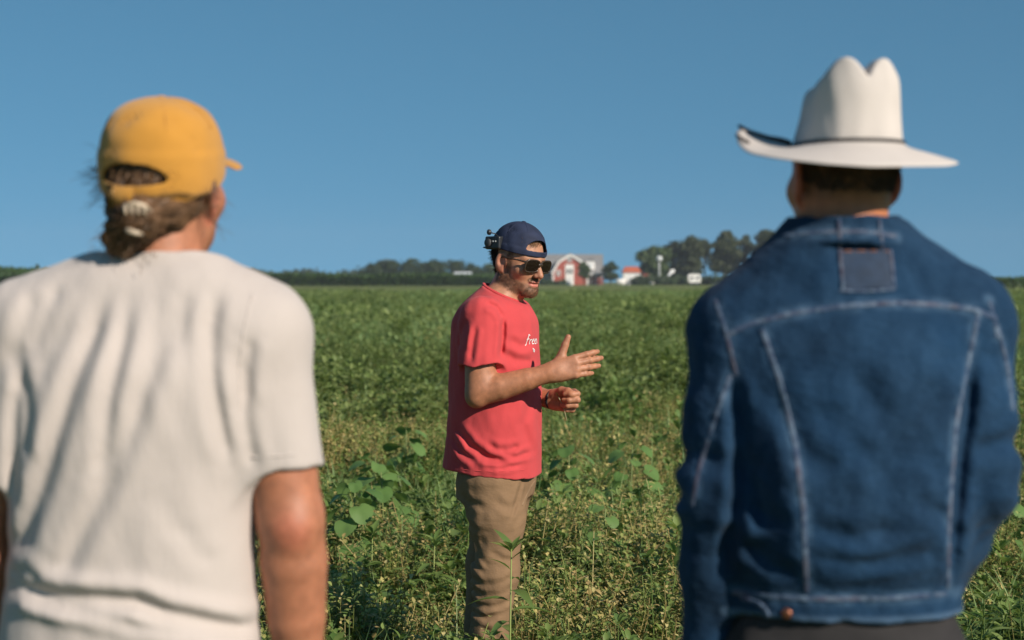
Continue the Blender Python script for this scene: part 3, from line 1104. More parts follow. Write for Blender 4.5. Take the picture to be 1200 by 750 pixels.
m = MB(); m.box((fx(667) - ox, -3.0, fz(310) / 2), (2.5, .1, fz(310))); m.build('centre_panel', M_WHITE, house)
window(667, 304, 1.3, 1.5); window(667, 318, 2.6, 2.0); window(654, 320, 1.3, 1.6)
window(680, 320, 1.3, 1.6)
m = MB(); m.box((fx(667) - ox, -3.1, 1.15), (2.6, .22, 2.3)); dr = m.build('porch_door', M_WHITE, house)
m = MB(); m.box((fx(667) - ox, -3.25, 1.2), (.9, .06, 1.7)); m.build('door_panel', M_METAL, dr)
# the long body behind with its roof slope towards the camera
xl, xr = fx(630) - ox, fx(708) - ox
m = MB(); m.box(((xl + xr) / 2, 6.2, fz(321) / 2), (xr - xl - 1, 7.5, fz(321))); m.build('side_wall', M_BEIGE, house)
m = MB()
zr, ze = fz(297.5), fz(321)
V = [(xl, 1.8, ze), (xr, 1.8, ze), (xr, 7, zr), (xl, 7, zr), (xl, 12.2, ze), (xr, 12.2, ze)]
V2 = [(a, b, c - .3) for a, b, c in V]
m.add(V + V2, [(0, 1, 2, 3), (3, 2, 5, 4), (6, 9, 8, 7), (9, 10, 11, 8), (0, 6, 7, 1), (4, 5, 11, 10), (1, 7, 8, 2), (2, 8, 11, 5), (0, 3, 9, 6), (3, 4, 10, 9)])
m.build('main_roof', M_SHINGLE, house)
m = MB(); m.prism([(xr - .5, ze - .31), (xr - .52, ze - .31), (xr - .52, ze), (xr - .5, ze)], 2, 2.1)
m = MB(); m.box((fx(692) - ox, 3.2, fz(311)), (2.7, 2.6, 2.6))
dm = m.build('dormer', M_WHITE, house)
m = MB(); m.prism([(fx(692) - ox - 1.7, fz(306)), (fx(692) - ox + 1.7, fz(306)), (fx(692) - ox, fz(302))], 1.7, 5.5); m.build('dormer_roof', M_SHINGLE, dm)
m = MB(); m.box((fx(692) - ox, 1.86, fz(311)), (1.2, .06, 1.5)); m.build('pane', M_METAL, dm)
m = MB(); m.box((fx(697) - ox, -.4, fz(320.5)), (5.6, 4.4, .35)); m.build('porch_roof', M_METAL, house)
for px in (687, 692.5, 698, 703, 707.5):
    m = MB(); m.box((fx(px) - ox, -2.4, fz(321.5) / 2), (.28, .28, fz(321.5))); m.build('porch_post', M_WHITE, house)
m = MB(); m.box((fx(697.5) - ox, 1.2, fz(325) / 2), (4.6, 1.2, fz(326))); m.build('porch_wall', M_RED, house)

shed = tag(empty('garden_shed', (fx(739), 512, 0)), 'small white shed with a rusty red roof between the bushy tree and the pale tree', 'shed')
w2 = K * 10
m = MB(); m.box((0, 0, fz(319.5) / 2), (2 * w2, 5, fz(319.5))); m.build('wall', M_WHITE, shed)
m = MB(); zt2, ze2 = fz(312.5), fz(319.3)
m.add([(-w2 * 1.15, -2.9, ze2), (w2 * 1.15, -2.9, ze2), (w2 * .75, 0, zt2), (-w2 * .75, 0, zt2), (-w2 * 1.15, 2.9, ze2), (w2 * 1.15, 2.9, ze2)],
      [(0, 1, 2, 3), (3, 2, 5, 4), (0, 3, 4), (1, 5, 2), (0, 4, 5, 1)])
m.build('roof', M_ORANGE, shed)
m = MB(); m.box((w2 * .1, -2.56, 1.2), (2.2, .14, 2.2)); dd_ = m.build('door', M_METAL, shed)
m = MB(); m.box((w2 + 1.5, .6, fz(321) / 2), (2.9, 3.6, fz(321))); m.build('lean_to', M_RED, shed)

tank = tag(empty('storage_tank', (fx(725.5), 508, 0)), 'white rounded tank on the grass left of the white shed', 'tank')
m = MB(); a_ = [(0, -1.0, .95), (0, -.9, .95), (0, .9, .95), (0, 1.0, .95)]
m.tube([(-1.25, 0, .95), (-1.1, 0, .95), (1.1, 0, .95), (1.25, 0, .95)], [.5, .88, .88, .5], 16); m.build('shell', M_WHITE, tank, True)
for s in (-.7, .7):
    m = MB(); m.box((s, 0, .1), (.25, 1.3, .22)); m.build('cradle', M_METAL, tank)

lamp = tag(empty('yard_lamp', (fx(769.5), 506, 0)), 'tall grey yard lamp with a pale round head by the trees', 'lamp post')
m = MB(); m.tube([(0, 0, 0), (0, 0, fz(305))], [.22, .14], 10); m.build('pole', M_METAL, lamp, True)
m = MB(); m.tube([(0, 0, fz(307)), (0, 0, fz(306)), (0, 0, fz(303.5)), (0, 0, fz(301)), (0, 0, fz(300.4))], [.25, .75, .95, .75, .2], 12); m.build('lamp_head', M_METAL, lamp, True)

trailer = tag(empty('grain_auger', (fx(779), 507, 0)), 'pale slanted grain auger right of the yard lamp', 'farm machine')
m = MB(); m.tube([(-1.9, 0, .6), (2.0, 0, fz(316.5))], [.42, .42], 10); m.build('chute', M_METAL, trailer, True)
for s in (-.5, .5):
    m = MB(); m.tube([(s * 1.2, -.8, 0), (.4, 0, 1.9)], .09, 6); m.build('support_leg', M_METAL, trailer)
m = MB(); m.box((1.5, .1, fz(318)), (1.3, .9, 1.0)); m.build('hopper', M_WHITE, trailer)

camper = tag(empty('parked_camper', (fx(808.5), 503, 0)), 'white camper parked among the shrubs under the pines', 'camper')
m = MB(); m.prism([(-1.7, .7), (1.7, .7), (1.95, 1.5), (1.75, 2.9), (1.2, 3.25), (-1.3, 3.3), (-1.85, 2.9), (-2.05, 1.5)], -1.05, 1.05); m.build('body', M_WHITE, camper)
for s in (-.8, .85):
    m = MB(); m.box((s, -1.07, 2.1), (.9, .05, .6)); m.build('window', M_PANE, camper)
for s in (-1, 1):
    m = MB(); m.tube([(s * .9, -1.06, .36), (s * .9, -.8, .36)], .36, 12); m.build('wheel', M_PANE, camper)
stone = tag(empty('white_well_cover', (fx(759.5), 503, 0)), 'low pale concrete well cover on the grass in front of the trees', 'well cover')
m = MB(); m.tube([(0, 0, 0), (0, 0, .8), (0, 0, 1.0)], [.85, .85, .6], 14); m.build('ring', M_WHITE, stone, True)

KS = 540 / FPX
shed2 = tag(empty('machine_shed', ((542.5 - 600) * KS, 540, 0)), 'long pale grey shed in front of the far woodland', 'shed')
m = MB(); zz = CAM_Z + (328 - 322) * KS; m.box((0, 0, zz / 2), (19 * KS, 7, zz)); m.build('wall', M_WHITE, shed2)
m = MB(); zt3 = CAM_Z + (328 - 318.6) * KS; wq = 20.4 * KS / 2
m.add([(-wq, -3.9, zz - .1), (wq, -3.9, zz - .1), (wq, 0, zt3), (-wq, 0, zt3), (-wq, 3.9, zz - .1), (wq, 3.9, zz - .1)], [(0, 1, 2, 3), (3, 2, 5, 4), (0, 3, 4), (1, 5, 2), (0, 4, 5, 1)])
m.build('roof', M_METAL, shed2)
# ------------------------------------------------------------------ people: shared pieces
SKIN = attr_mat('skin', 'tone', .54, .12, (.010,), .30, 260.0, .45, .17, 55.0, bdist=.0010)
BLACK = simple_mat('black_plastic', (0.022, 0.024, 0.027), .4, .2, 40)


def head_sdf(P, O, M, s=1.0, ears=True, mouth=0.004, ear_out=1.0):
    """head with face; O is the point between the eyes' level inside the skull, M rows = right, forward, up"""
    Q = ((P - O) @ M.T) / s
    d = ell(Q, (0, -.014, .030), (.0765, .098, .087))
    d = smin(d, ell(Q, (0, .030, -.048), (.060, .060, .074)), .05)
    A = Q.copy(); A[:, 0] = np.abs(A[:, 0])                         # mirrored half
    d = smin(d, rc(A, (.052, .0, -.062), (.016, .074, -.098), .017, .016), .03)
    d = smin(d, sph(Q, (0, .080, -.098), .017), .025)
    d = smin(d, sph(A, (.044, .060, -.028), .022), .025)            # cheek bones
    d = smin(d, rc(A, (0, .084, .018), (.042, .066, .019), .010, .010), .02)
    d = smax(d, -ell(A, (.032, .098, -.002), (.019, .015, .012)), .014)
    d = smin(d, sph(A, (.031, .074, -.003), .0145), .004)           # eyeballs
    d = smin(d, rc(Q, (0, .090, .006), (0, .113, -.034), .0075, .0115), .014)
    d = smin(d, sph(A, (.011, .102, -.038), .0078), .008)
    d = smin(d, ell(Q, (0, .0905, -.0605), (.025, .011, .0065)), .006)
    d = smin(d, ell(Q, (0, .0890, -.0735), (.022, .0105, .0068)), .006)
    d = smax(d, -ell(Q, (0, .102, -.0665), (.021, .012, mouth * .6)), .003)
    d = smax(d, -ell(Q, (0, .107, -.051), (.005, .007, .008)), .008)
    if ears:
        er = A - np.array((.0765, -.012, -.012), np.float32)
        ca, sa = math.cos(.35), math.sin(.35)
        er = np.stack([er[:, 0] * ca - er[:, 1] * -sa * 1, -er[:, 0] * sa + er[:, 1] * ca, er[:, 2]], 1)
        e = ell(er, (.006 * ear_out, 0, 0), (.0075 * ear_out, .021, .034))
        e = smax(e, -ell(er, (.013, .004, .006), (.0075, .012, .021)), .004)
        e = smin(e, ell(er, (.003, .006, -.028), (.006, .010, .010)), .006)
        d = smin(d, e, .008)
    return d * s


def basis_from(D, N):
    D = np.asarray(D, float); D = D / np.linalg.norm(D)
    N = np.asarray(N, float); N = N - D * (N @ D); N /= np.linalg.norm(N)
    return D, N


def hand_sdf(P, wrist, D, N, side, curls, spread=(.22, .07, -.07, -.22), thumb=None, s=1.0, wr=.027):
    """palm, four jointed fingers, thumb. D finger direction, N back of the hand,
    side +1/-1 chooses the thumb side"""
    D, N = basis_from(D, N)
    T = np.cross(N, D) * side
    w = np.asarray(wrist, float)
    def pt(a, b, c=0.0): return w + s * (D * a + T * b + N * c)
    palm = None
    kn = [(.088, .030), (.092, .010), (.087, -.010), (.078, -.028)]
    for (a, b), b0 in zip(kn, (.016, .006, -.006, -.016)):
        e = rc(P, pt(.004, b0), pt(a - .006, b, .002), .0175 * s, .0125 * s)
        palm = e if palm is None else smin(palm, e, .016 * s)
    palm = smin(palm, rc(P, pt(-.03, 0), pt(.012, 0), wr * s, wr * .95 * s, N, .78), .025 * s)
    palm = smin(palm, ell((P - pt(.035, .020, -.010).astype(np.float32)) @ np.stack([D, T, N]).T.astype(np.float32), (0, 0, 0), np.array((.032, .018, .016)) * s), .015 * s)
    palm = smin(palm, ell((P - pt(.04, -.022, -.010).astype(np.float32)) @ np.stack([D, T, N]).T.astype(np.float32), (0, 0, 0), np.array((.036, .014, .014)) * s), .015 * s)
    L = [(.043, .026, .021), (.047, .030, .022), (.044, .028, .022), (.034, .021, .019)]
    R = [.0108, .0110, .0105, .0096]
    out = palm
    for i in range(4):
        c = curls[i]
        p = pt(kn[i][0] - .004, kn[i][1], .001)
        a = 0.0
        dirT = math.sin(spread[i]); dirD = math.cos(spread[i])
        pts = [p]
        for k in range(3):
            a += c[k]
            dv = (D * dirD + T * dirT) * math.cos(a) - N * math.sin(a)
            p = p + dv * L[i][k] * s
            pts.append(p)
        r0 = R[i] * s
        f = chain(P, pts, [r0 * 1.12, r0 * 1.0, r0 * .93, r0 * .78], .003 * s)
        for q, kk in ((pts[1], 1.06), (pts[2], .99)):
            f = smin(f, sph(P, q, r0 * kk), .003)
        out = smin(out, f, .0045 * s) if i == 0 else np.minimum(out, smin(f, palm, .006 * s))
    if thumb is not None:                                           # list of points in (D,T,N) metres
        tp = [pt(*q) for q in thumb]
        t = chain(P, tp, [.0190 * s, .0150 * s, .0126 * s, .0098 * s][:len(tp)], .004 * s)
        out = smin(out, t, .010 * s)
    return out


def base_tone(V, tone, seed=1, red=.06):
    c = np.tile(np.array(tone, np.float32), (len(V), 1))
    v = wob(V, 28, seed)[:, None]
    c *= 1 + .05 * v
    c[:, 1:] *= 1 - red * np.clip(wob(V, 14, seed + 2), -1, 1)[:, None] * .5
    return c


def mask(d, a, b):
    """1 below a, 0 above b"""
    t = np.clip((b - d) / (b - a), 0, 1)
    return t * t * (3 - 2 * t)


def blend(c, col, m): return c * (1 - m[:, None]) + np.array(col, np.float32) * m[:, None]


# ================================================================== the man in the red shirt
RB = np.array((-.06, 6.06, 0.0))
red = tag(empty('person', tuple(RB)), 'person in red t-shirt, tan trousers, backwards dark cap and sunglasses, gesturing in the field', 'person')
TA = rad(15)
TM = np.array([[-math.sin(TA), -math.cos(TA), 0], [math.cos(TA), -math.sin(TA), 0], [0, 0, 1]], np.float32)   # torso rows: right, forward, up


def T2L(u, v, z): return np.array((u, v, z), float) @ TM


HA = rad(44)
HF = np.array([math.cos(HA), -math.sin(HA), -.22])
HM = frame(HF, (.04, .02, 1))
HO = np.array((.086, -.005, 1.601), np.float32)
R_SH = T2L(.175, -.0, 1.405); R_EL = np.array((-.052, -.215, 1.142)); R_WR = np.array((.200, -.225, 1.215))
L_SH = T2L(-.175, -.0, 1.405); L_EL = np.array((.02, .235, 1.13)); L_WR = np.array((.205, .03, 1.103))
RH_D = np.array((.955, -.02, .22)); RH_N = np.array((-.02, -1.0, .12))
LH_D = np.array((.93, -.38, -.02)); LH_N = np.array((.35, .92, .10))
R_CURL = [(.20, .32, .18), (.28, .34, .18), (.36, .36, .18), (.42, .38, .18)]
L_CURL = [(1.00, 1.45, .7), (1.10, 1.5, .7), (1.15, 1.5, .7), (1.2, 1.5, .7)]
R_THUMB = [(.018, .020, -.008), (.042, .050, -.010), (.062, .082, -.010), (.078, .106, -.008)]
L_THUMB = [(.016, .020, -.012), (.045, .038, -.026), (.075, .040, -.040), (.096, .030, -.050)]
HIP_R, HIP_L = T2L(.095, .0, .86), T2L(-.095, .0, .86)
KN_R, KN_L = np.array((-.002, -.115, .50)), np.array((-.03, .10, .50))
AN_R, AN_L = np.array((-.035, -.12, .09)), np.array((-.06, .11, .09))


def red_body(P):
    d = head_sdf(P, HO, HM, 1.0, True, .004)
    nb = T2L(0, .022, 1.44)
    d = smin(d, rc(P, HO + np.array((0, -.02, -.06)) @ HM, nb, .056, .068), .03)
    L_ = P @ TM.T
    t = loft(L_, [(.80, 0, 0, .15, .11), (.92, 0, 0, .165, .12), (1.05, 0, .01, .155, .125), (1.2, 0, .01, .165, .13), (1.32, 0, .0, .175, .125), (1.41, 0, -.0, .16, .10), (1.46, 0, .0, .10, .07), (1.49, 0, .015, .06, .055)])
    d = smin(d, t, .04)
    for sh, el, wr_, fl in ((R_SH, R_EL, R_WR, 1), (L_SH, L_EL, L_WR, 0)):
        d = smin(d, rc(P, sh, el + (sh - el) * .08, .060, .050), .03)
        ud = (el - sh) / np.linalg.norm(el - sh)
        fd = (wr_ - el) / np.linalg.norm(wr_ - el)
        m_ = el + fd * .075
        arm = chain(P, [el, m_, el + fd * .17, wr_ - fd * .02], [.0445, .0460, .0385, .0300], .004)
        arm = smin(arm, sph(P, el + ud * .012 - fd * .012, .035), .02)       # point of the elbow
        arm = smin(arm, rc(P, sh + ud * .09 + fd * .012, el - ud * .05 + fd * .012, .045, .036), .03)   # biceps
        d = smin(d, arm, .012)
    d = smin(d, hand_sdf(P, R_WR, RH_D, RH_N, 1, R_CURL, (.08, .03, -.02, -.06), R_THUMB, 1.0, .029), .012)
    d = smin(d, hand_sdf(P, L_WR, LH_D, LH_N, -1, L_CURL, (.04, .01, -.01, -.04), L_THUMB, 1.0, .028), .012)
    for hp, kn, an in ((HIP_R, KN_R, AN_R), (HIP_L, KN_L, AN_L)):
        d = smin(d, chain(P, [hp, kn, an], [.085, .055, .04], .04), .03)
        d = smin(d, rc(P, an + np.array((-.03, 0, -.03)), an + np.array((.15, -.05, -.05)), .038, .03), .02)
    return d


R_TONE = (0.40, 0.172, 0.088)


BEARD = {}


def red_tone(V):
    c = base_tone(V, R_TONE, 1)
    Q = (V - HO) @ HM.T
    A = np.abs(Q[:, 0])
    inh = mask(np.abs(Q[:, 2] + .02), .13, .17) * mask(np.linalg.norm(Q, axis=1), .15, .17)
    c = blend(c, (0.43, 0.215, 0.125), inh * .8)
    c = blend(c, (0.52, 0.17, 0.10), inh * mask(np.sqrt((A - .047) ** 2 + (Q[:, 1] - .07) ** 2 + (Q[:, 2] + .035) ** 2), .012, .035) * .18)
    c = blend(c, (0.50, 0.19, 0.12), inh * mask(np.sqrt(A ** 2 + (Q[:, 1] - .115) ** 2 + (Q[:, 2] + .036) ** 2), .012, .026) * .3)
    lip = mask(np.sqrt((A / .026) ** 2 + ((Q[:, 2] + .0672) / .0125) ** 2), .8, 1.05) * (Q[:, 1] > .07)
    # beard along jaw, chin, moustache
    jaw = mask(Q[:, 2] + .062 + .30 * np.maximum(Q[:, 1] - .03, 0) - .55 * np.clip(.02 - Q[:, 1], 0, .06), -.004, .014) * (Q[:, 1] > -.030) * mask(-Q[:, 2], .125, .14)
    mous = mask(np.sqrt((A / .032) ** 2 + ((Q[:, 2] + .0535) / .010) ** 2), .75, 1.1) * (Q[:, 1] > .07)
    neck = mask(Q[:, 1] - .045, -.02, .03) * (Q[:, 2] < -.115)
    low = mask(-(Q[:, 2] + .088 + .42 * np.clip(Q[:, 1], 0, .08)), -.008, .006)
    sideb = mask(np.abs(Q[:, 1] - .020), .008, .018) * mask(np.abs(Q[:, 2] + .020), .048, .060) * (A > .05)
    b = np.clip(np.maximum(np.maximum(jaw * low, mous), sideb * .75), 0, 1) * inh
    BEARD['m'] = b
    c = blend(c, (0.105, 0.054, 0.030), b * .85 * np.clip(.85 + .3 * wob(V, 190, 4), .4, 1))
    c = blend(c, (0.52, 0.17, 0.13), lip * inh * .85)
    ear = mask(np.abs(A - .085), .008, .016) * mask(np.abs(Q[:, 1] + .012), .02, .03) * mask(np.abs(Q[:, 2] + .012), .03, .045)
    c = blend(c, (0.50, 0.20, 0.13), ear * .6)
    # lighter nails, reddened knuckles
    for wr_, D_, N_ in ((R_WR, RH_D, RH_N), (L_WR, LH_D, LH_N)):
        D2, N2 = basis_from(D_, N_)
        a = (V - wr_) @ D2
        hm_ = mask(np.linalg.norm(V - wr_ - D2 * .09, axis=1), .10, .125) * (a > .0)
        c = blend(c, (0.43, 0.195, 0.112), hm_ * .6)
    return c


red_o, RV, RQ = sdf_obj('body', red_body, (-.24, -.36, .0), (.40, .36, 1.74), .0032, SKIN, red, 1, red_tone, None, True)

# --- t-shirt
M_REDT = simple_mat('coral_red_cotton', (0.53, 0.060, 0.064), .88, .07, 9.0, bumps=.25, bscale=420, spec=.2, sheen=.06, bdist=.0008, crease=(14, .006, (1, 1, .7)))
SHIRT_R = [(.80, 0, -.012, .202, .174), (.86, 0, -.010, .202, .173), (.95, 0, -.004, .198, .167), (1.05, 0, .0, .198, .163), (1.15, 0, .0, .202, .160), (1.25, 0, 0, .204, .156),
           (1.34, 0, -.0, .204, .150), (1.40, 0, .0, .195, .140), (1.44, 0, .0, .165, .118), (1.475, 0, .004, .125, .086), (1.505, 0, .018, .092, .064), (1.54, 0, .030, .070, .056), (1.58, 0, .035, .066, .054)]


def red_shirt(P):
    L_ = P @ TM.T
    d = loft(L_, SHIRT_R, 2.15)
    for sh, el in ((R_SH, R_EL), (L_SH, L_EL)):
        ax = (el - sh) / np.linalg.norm(el - sh)
        end = sh + ax * (.178 if sh is R_SH else .19)
        sl = rc(P, sh + np.array((0, 0, -.005)), end + ax * .02, .074, .078)
        # flared opening
        cut = (P - end) @ ax + .012 * wob(P, 16, 3)
        sl = smax(sl, cut, .006)
        sl = smax(sl, -smax(rc(P, end - ax * .07, end + ax * .05, .054, .066), -((P - (end - ax * .06)) @ ax), .01), .004)
        # drag lines on the sleeve
        d = smin(d, sl, .028)
    # hem, slightly higher at the back hip
    hem = .852 + .012 * L_[:, 1] / .15 * -1 + .006 * wob(P, 11, 2)
    d = smax(d, hem - P[:, 2], .005)
    d = smax(d, -smax(loft(L_, [(.78, 0, 0, .19, .155), (.90, 0, 0, .184, .148)], 2.15), P[:, 2] - .89, .01), .004)
    # neckline: sloping plane, back high and front low
    nk = (L_[:, 2] - 1.512) + (L_[:, 1] + .035) * .48
    d = smax(d, nk, .006)
    x, z = P[:, 0], P[:, 2]
    near = mask(P[:, 1], -.01, .04)
    # folds seen from the camera's side (local x, z)
    f = fold2(x, z, [(-.135, 1.02), (-.085, .955), (-.02, .915), (.05, .905)], .012, .014)
    f += fold2(x, z, [(-.15, .99), (-.115, .935), (-.06, .90)], .010, .012)
    f += fold2(x, z, [(-.03, .965), (.01, .945), (.06, .945), (.09, .955)], .007, .011)
    f += fold2(x, z, [(.02, .935), (.07, .918), (.13, .93)], .006, .010)
    f += fold2(x, z, [(-.05, .885), (.03, .880), (.10, .893)], .004, .008)
    f += fold2(x, z, [(.13, 1.13), (.10, 1.03), (.12, .93)], .004, .014)
    f += fold2(x, z, [(.03, 1.40), (.028, 1.33), (.020, 1.26)], .011, .009, .4)           # armhole crease
    f += fold2(x, z, [(-.03, 1.452), (.005, 1.435), (.028, 1.40)], .008, .010, .4)
    f += fold2(x, z, [(.04, 1.33), (.09, 1.30), (.14, 1.315)], .005, .013)
    f += fold2(x, z, [(.03, 1.28), (.07, 1.255), (.13, 1.245)], .006, .014)
    d = d + f * near
    # sleeve drag folds
    f = fold2(x, z, [(-.062, 1.375), (-.072, 1.32), (-.080, 1.245)], .006, .009) + fold2(x, z, [(-.095, 1.40), (-.112, 1.34), (-.118, 1.29)], .006, .012)
    d = d + f * mask(P[:, 1], -.17, -.12)
    d = d + .0022 * wob(P, 22, 6) + .0012 * wob(P, 48, 8)
    return d


_, sv, sq = sdf_obj('t_shirt', red_shirt, (-.24, -.34, .80), (.24, .34, 1.56), .0034, M_REDT, red, 1, None, None, True)
# collar rib
def collar_ring(z0, slope, cv, ru, rv, lift=0.0, n=64):
    a = np.linspace(0, 2 * math.pi, n, endpoint=False)
    u, v = ru * np.cos(a), cv + rv * np.sin(a)
    return np.stack([u, v, z0 - (v + .035) * slope + lift], 1)

mb = MB()
ring = collar_ring(1.514, .48, .026, .078, .064) @ TM
ring = np.concatenate([ring, ring[:2]])
mb.tube(ring, .0072, 8, .8, False)
mb.build('collar', M_REDT, red, True)

# --- printed words on the chest (flat print that follows the cloth)
def bvh_of(V, Q): return BVHTree.FromPolygons([tuple(v) for v in V], [tuple(q) for q in Q])

SB = bvh_of(sv, sq)
M_PRINT = simple_mat('white_print', (0.80, 0.78, 0.76), .8, .03)


def chest_print(strokes, width, name='chest_print'):
    """brush strokes given in (across, height) on the chest, laid onto the cloth"""
    mb = MB()
    fwd = np.array((0, 1, 0)) @ TM; rgt = np.array((1, 0, 0)) @ TM
    for s in strokes:
        pts = []
        for i in range(len(s) - 1):
            for t in np.linspace(0, 1, 4, endpoint=False):
                pts.append((s[i][0] * (1 - t) + s[i + 1][0] * t, s[i][1] * (1 - t) + s[i + 1][1] * t))
        pts.append(s[-1])
        P3 = []
        for u, z in pts:
            o = rgt * u + fwd * .5 + np.array((0, 0, z))
            h = SB.ray_cast(Vector(o), Vector(-fwd))
            if h[0] is not None: P3.append((np.array(h[0]) + np.array(h[1]) * .0012, np.array(h[1])))
        V, F = [], []
        for i, (p, nn) in enumerate(P3):
            a = P3[max(0, i - 1)][0]; b = P3[min(len(P3) - 1, i + 1)][0]
            sd = np.cross(b - a, nn); sd /= np.linalg.norm(sd) + 1e-9
            V += [p - sd * width / 2, p + sd * width / 2]
        for i in range(len(P3) - 1):
            F.append((2 * i, 2 * i + 1, 2 * i + 3, 2 * i + 2))
        if V: mb.add(V, F)
    return mb.build(name, M_PRINT, red)


zz = 1.318
chest_print([
    # F r e (start of a script word running across the chest)
    [(0.090, zz + .002), (0.080, zz + .022), (0.074, zz + .017)], [(0.084, zz + .012), (0.090, zz - .014), (0.096, zz - .016)], [(0.090, zz + .005), (0.076, zz + .007)],
    [(0.070, zz + .005), (0.068, zz - .013)], [(0.069, zz), (0.062, zz + .005), (0.058, zz + .002)],
    [(0.054, zz - .005), (0.045, zz + .001), (0.049, zz + .006), (0.055, zz - .002), (0.052, zz - .012), (0.042, zz - .011)],
    [(0.037, zz - .005), (0.028, zz + .001), (0.032, zz + .006), (0.038, zz - .002), (0.035, zz - .012), (0.025, zz - .011)],
    [(0.020, zz + .004), (0.019, zz - .012)], [(0.019, zz), (0.012, zz + .005), (0.008, zz), (0.007, zz - .012)],
    [(0.057, zz - .026), (0.056, zz - .040)], [(0.061, zz - .029), (0.052, zz - .029)], [(0.048, zz - .030), (0.042, zz - .036), (0.046, zz - .041), (0.051, zz - .036), (0.048, zz - .030)],
], .0031)

# --- trousers
M_TAN = simple_mat('tan_canvas', (0.228, 0.142, 0.078), .85, .10, 8.0, bumps=.3, bscale=350, spec=.2, bdist=.0008, crease=(18, .009, (1, 1, 1.5)))


def red_trousers(P):
    L_ = P @ TM.T
    d = loft(L_, [(.76, 0, .0, .165, .128), (.84, 0, 0, .168, .126), (.92, 0, 0, .150, .112), (.97, 0, 0, .145, .105)], 2.2)
    for hp, kn, an, fr in ((HIP_R, KN_R, AN_R, 1), (HIP_L, KN_L, AN_L, 0)):
        leg = chain(P, [hp + np.array((.010, 0, -.04)), hp * .5 + kn * .5 + np.array((.018, 0, .02)), kn + np.array((.006, 0, 0)), an * .55 + kn * .45, an + np.array((0, 0, .02))], [.110, .096, .077, .062, .066], .03)
        d = smin(d, leg, .03)
    x, z = P[:, 0], P[:, 2]
    near = mask(P[:, 1], -.04, .0)
    f = fold2(x, z, [(-.10, .50), (-.04, .475), (.03, .485), (.07, .51)], .014, .011)
    f += fold2(x, z, [(-.10, .465), (-.05, .440), (.02, .445), (.07, .475)], .016, .011)
    f += fold2(x, z, [(-.10, .425), (-.06, .400), (.01, .405), (.06, .43)], .014, .011)
    f += fold2(x, z, [(-.09, .385), (-.03, .36), (.03, .385)], .010, .011)
    f += fold2(x, z, [(-.115, .53), (-.09, .56), (-.02, .65), (.03, .70)], .007, .016)
    f += fold2(x, z, [(-.13, .79), (-.09, .76), (-.03, .745)], .008, .011)
    f += fold2(x, z, [(-.12, .72), (-.08, .66), (-.07, .58), (-.06, .52)], .010, .012)
    f += fold2(x, z, [(-.09, .62), (-.05, .57), (-.02, .53)], .009, .012)
    f += fold2(x, z, [(.0, .77), (.05, .74), (.10, .76)], .005, .012)
    f += fold2(x, z, [(-.05, .33), (.0, .30), (.02, .24)], .008, .012)
    f += fold2(x, z, [(-.13, .70), (-.06, .665), (.0, .66)], .007, .009)
    f += fold2(x, z, [(-.02, .60), (.03, .565), (.07, .56)], .006, .009)
    f += fold2(x, z, [(.07, .68), (.03, .62), (-.02, .56)], .006, .012)
    f += fold2(x, z, [(-.10, .60), (-.07, .545), (-.03, .515)], .009, .009)
    f += fold2(x, z, [(.095, .83), (.075, .76), (.055, .70)], .006, .006, .8)             # pocket opening
    d = d + .62 * f * near * np.clip(.8 + .5 * wob(P, 13, 12), .2, 1.3)
    d = d + .0032 * wob(P, 17, 9) + .0020 * wob(P, 40, 10)
    d = smax(d, .085 - P[:, 2], .01)
    return d


RTR = sdf_obj('trousers', red_trousers, (-.24, -.32, .07), (.24, .32, .96), .0042, M_TAN, red, 1, None, None, True)
M_TANSEAM = simple_mat('tan_seam', (0.25, 0.16, 0.09), .85, .12, 30)
M_BOOT = simple_mat('brown_leather', (0.11, 0.058, 0.032), .55, .25, 12)
for an in (AN_R, AN_L):
    def boot(P, an=an):
        d = rc(P, an + np.array((-.035, .0, -.035)), an + np.array((.14, -.045, -.05)), .05, .042)
        d = smin(d, rc(P, an + np.array((0, 0, -.02)), an + np.array((0, 0, .09)), .055, .056), .03)
        return smax(d, .002 - P[:, 2], .004)
    sdf_obj('boot', boot, an + np.array((-.12, -.14, -.1)), an + np.array((.24, .1, .16)), .006, M_BOOT, red, 1)

# --- cap worn backwards
M_NAVY = simple_mat('navy_cap_cloth', (0.022, 0.030, 0.062), .8, .25, 30.0, bumps=.3, bscale=500, spec=.3)


def dome(Q, grow=0.0, squash=1.0, pw=2.0):
    if pw == 2.0:
        d = ell(Q, (0, -.012, .036), (.0875 + grow, .108 + grow, (.098 + grow) * squash))
    else:
        q = np.abs(Q - np.array((0, -.012, .036), np.float32)) / np.array((.0875 + grow, .108 + grow, (.098 + grow) * squash), np.float32) + 1e-5
        hh = np.sqrt(q[:, 0] ** 2 + q[:, 1] ** 2)
        d = ((hh ** pw + q[:, 2] ** pw) ** (1 / pw) - 1) * .094
    lo = smax(np.sqrt(((Q[:, 0]) / (.0875 + grow)) ** 2 + ((Q[:, 1] + .012) / (.108 + grow)) ** 2) * .095 - .095, np.abs(Q[:, 2] - .02) - .03, .01)
    return smin(d, lo, .01)


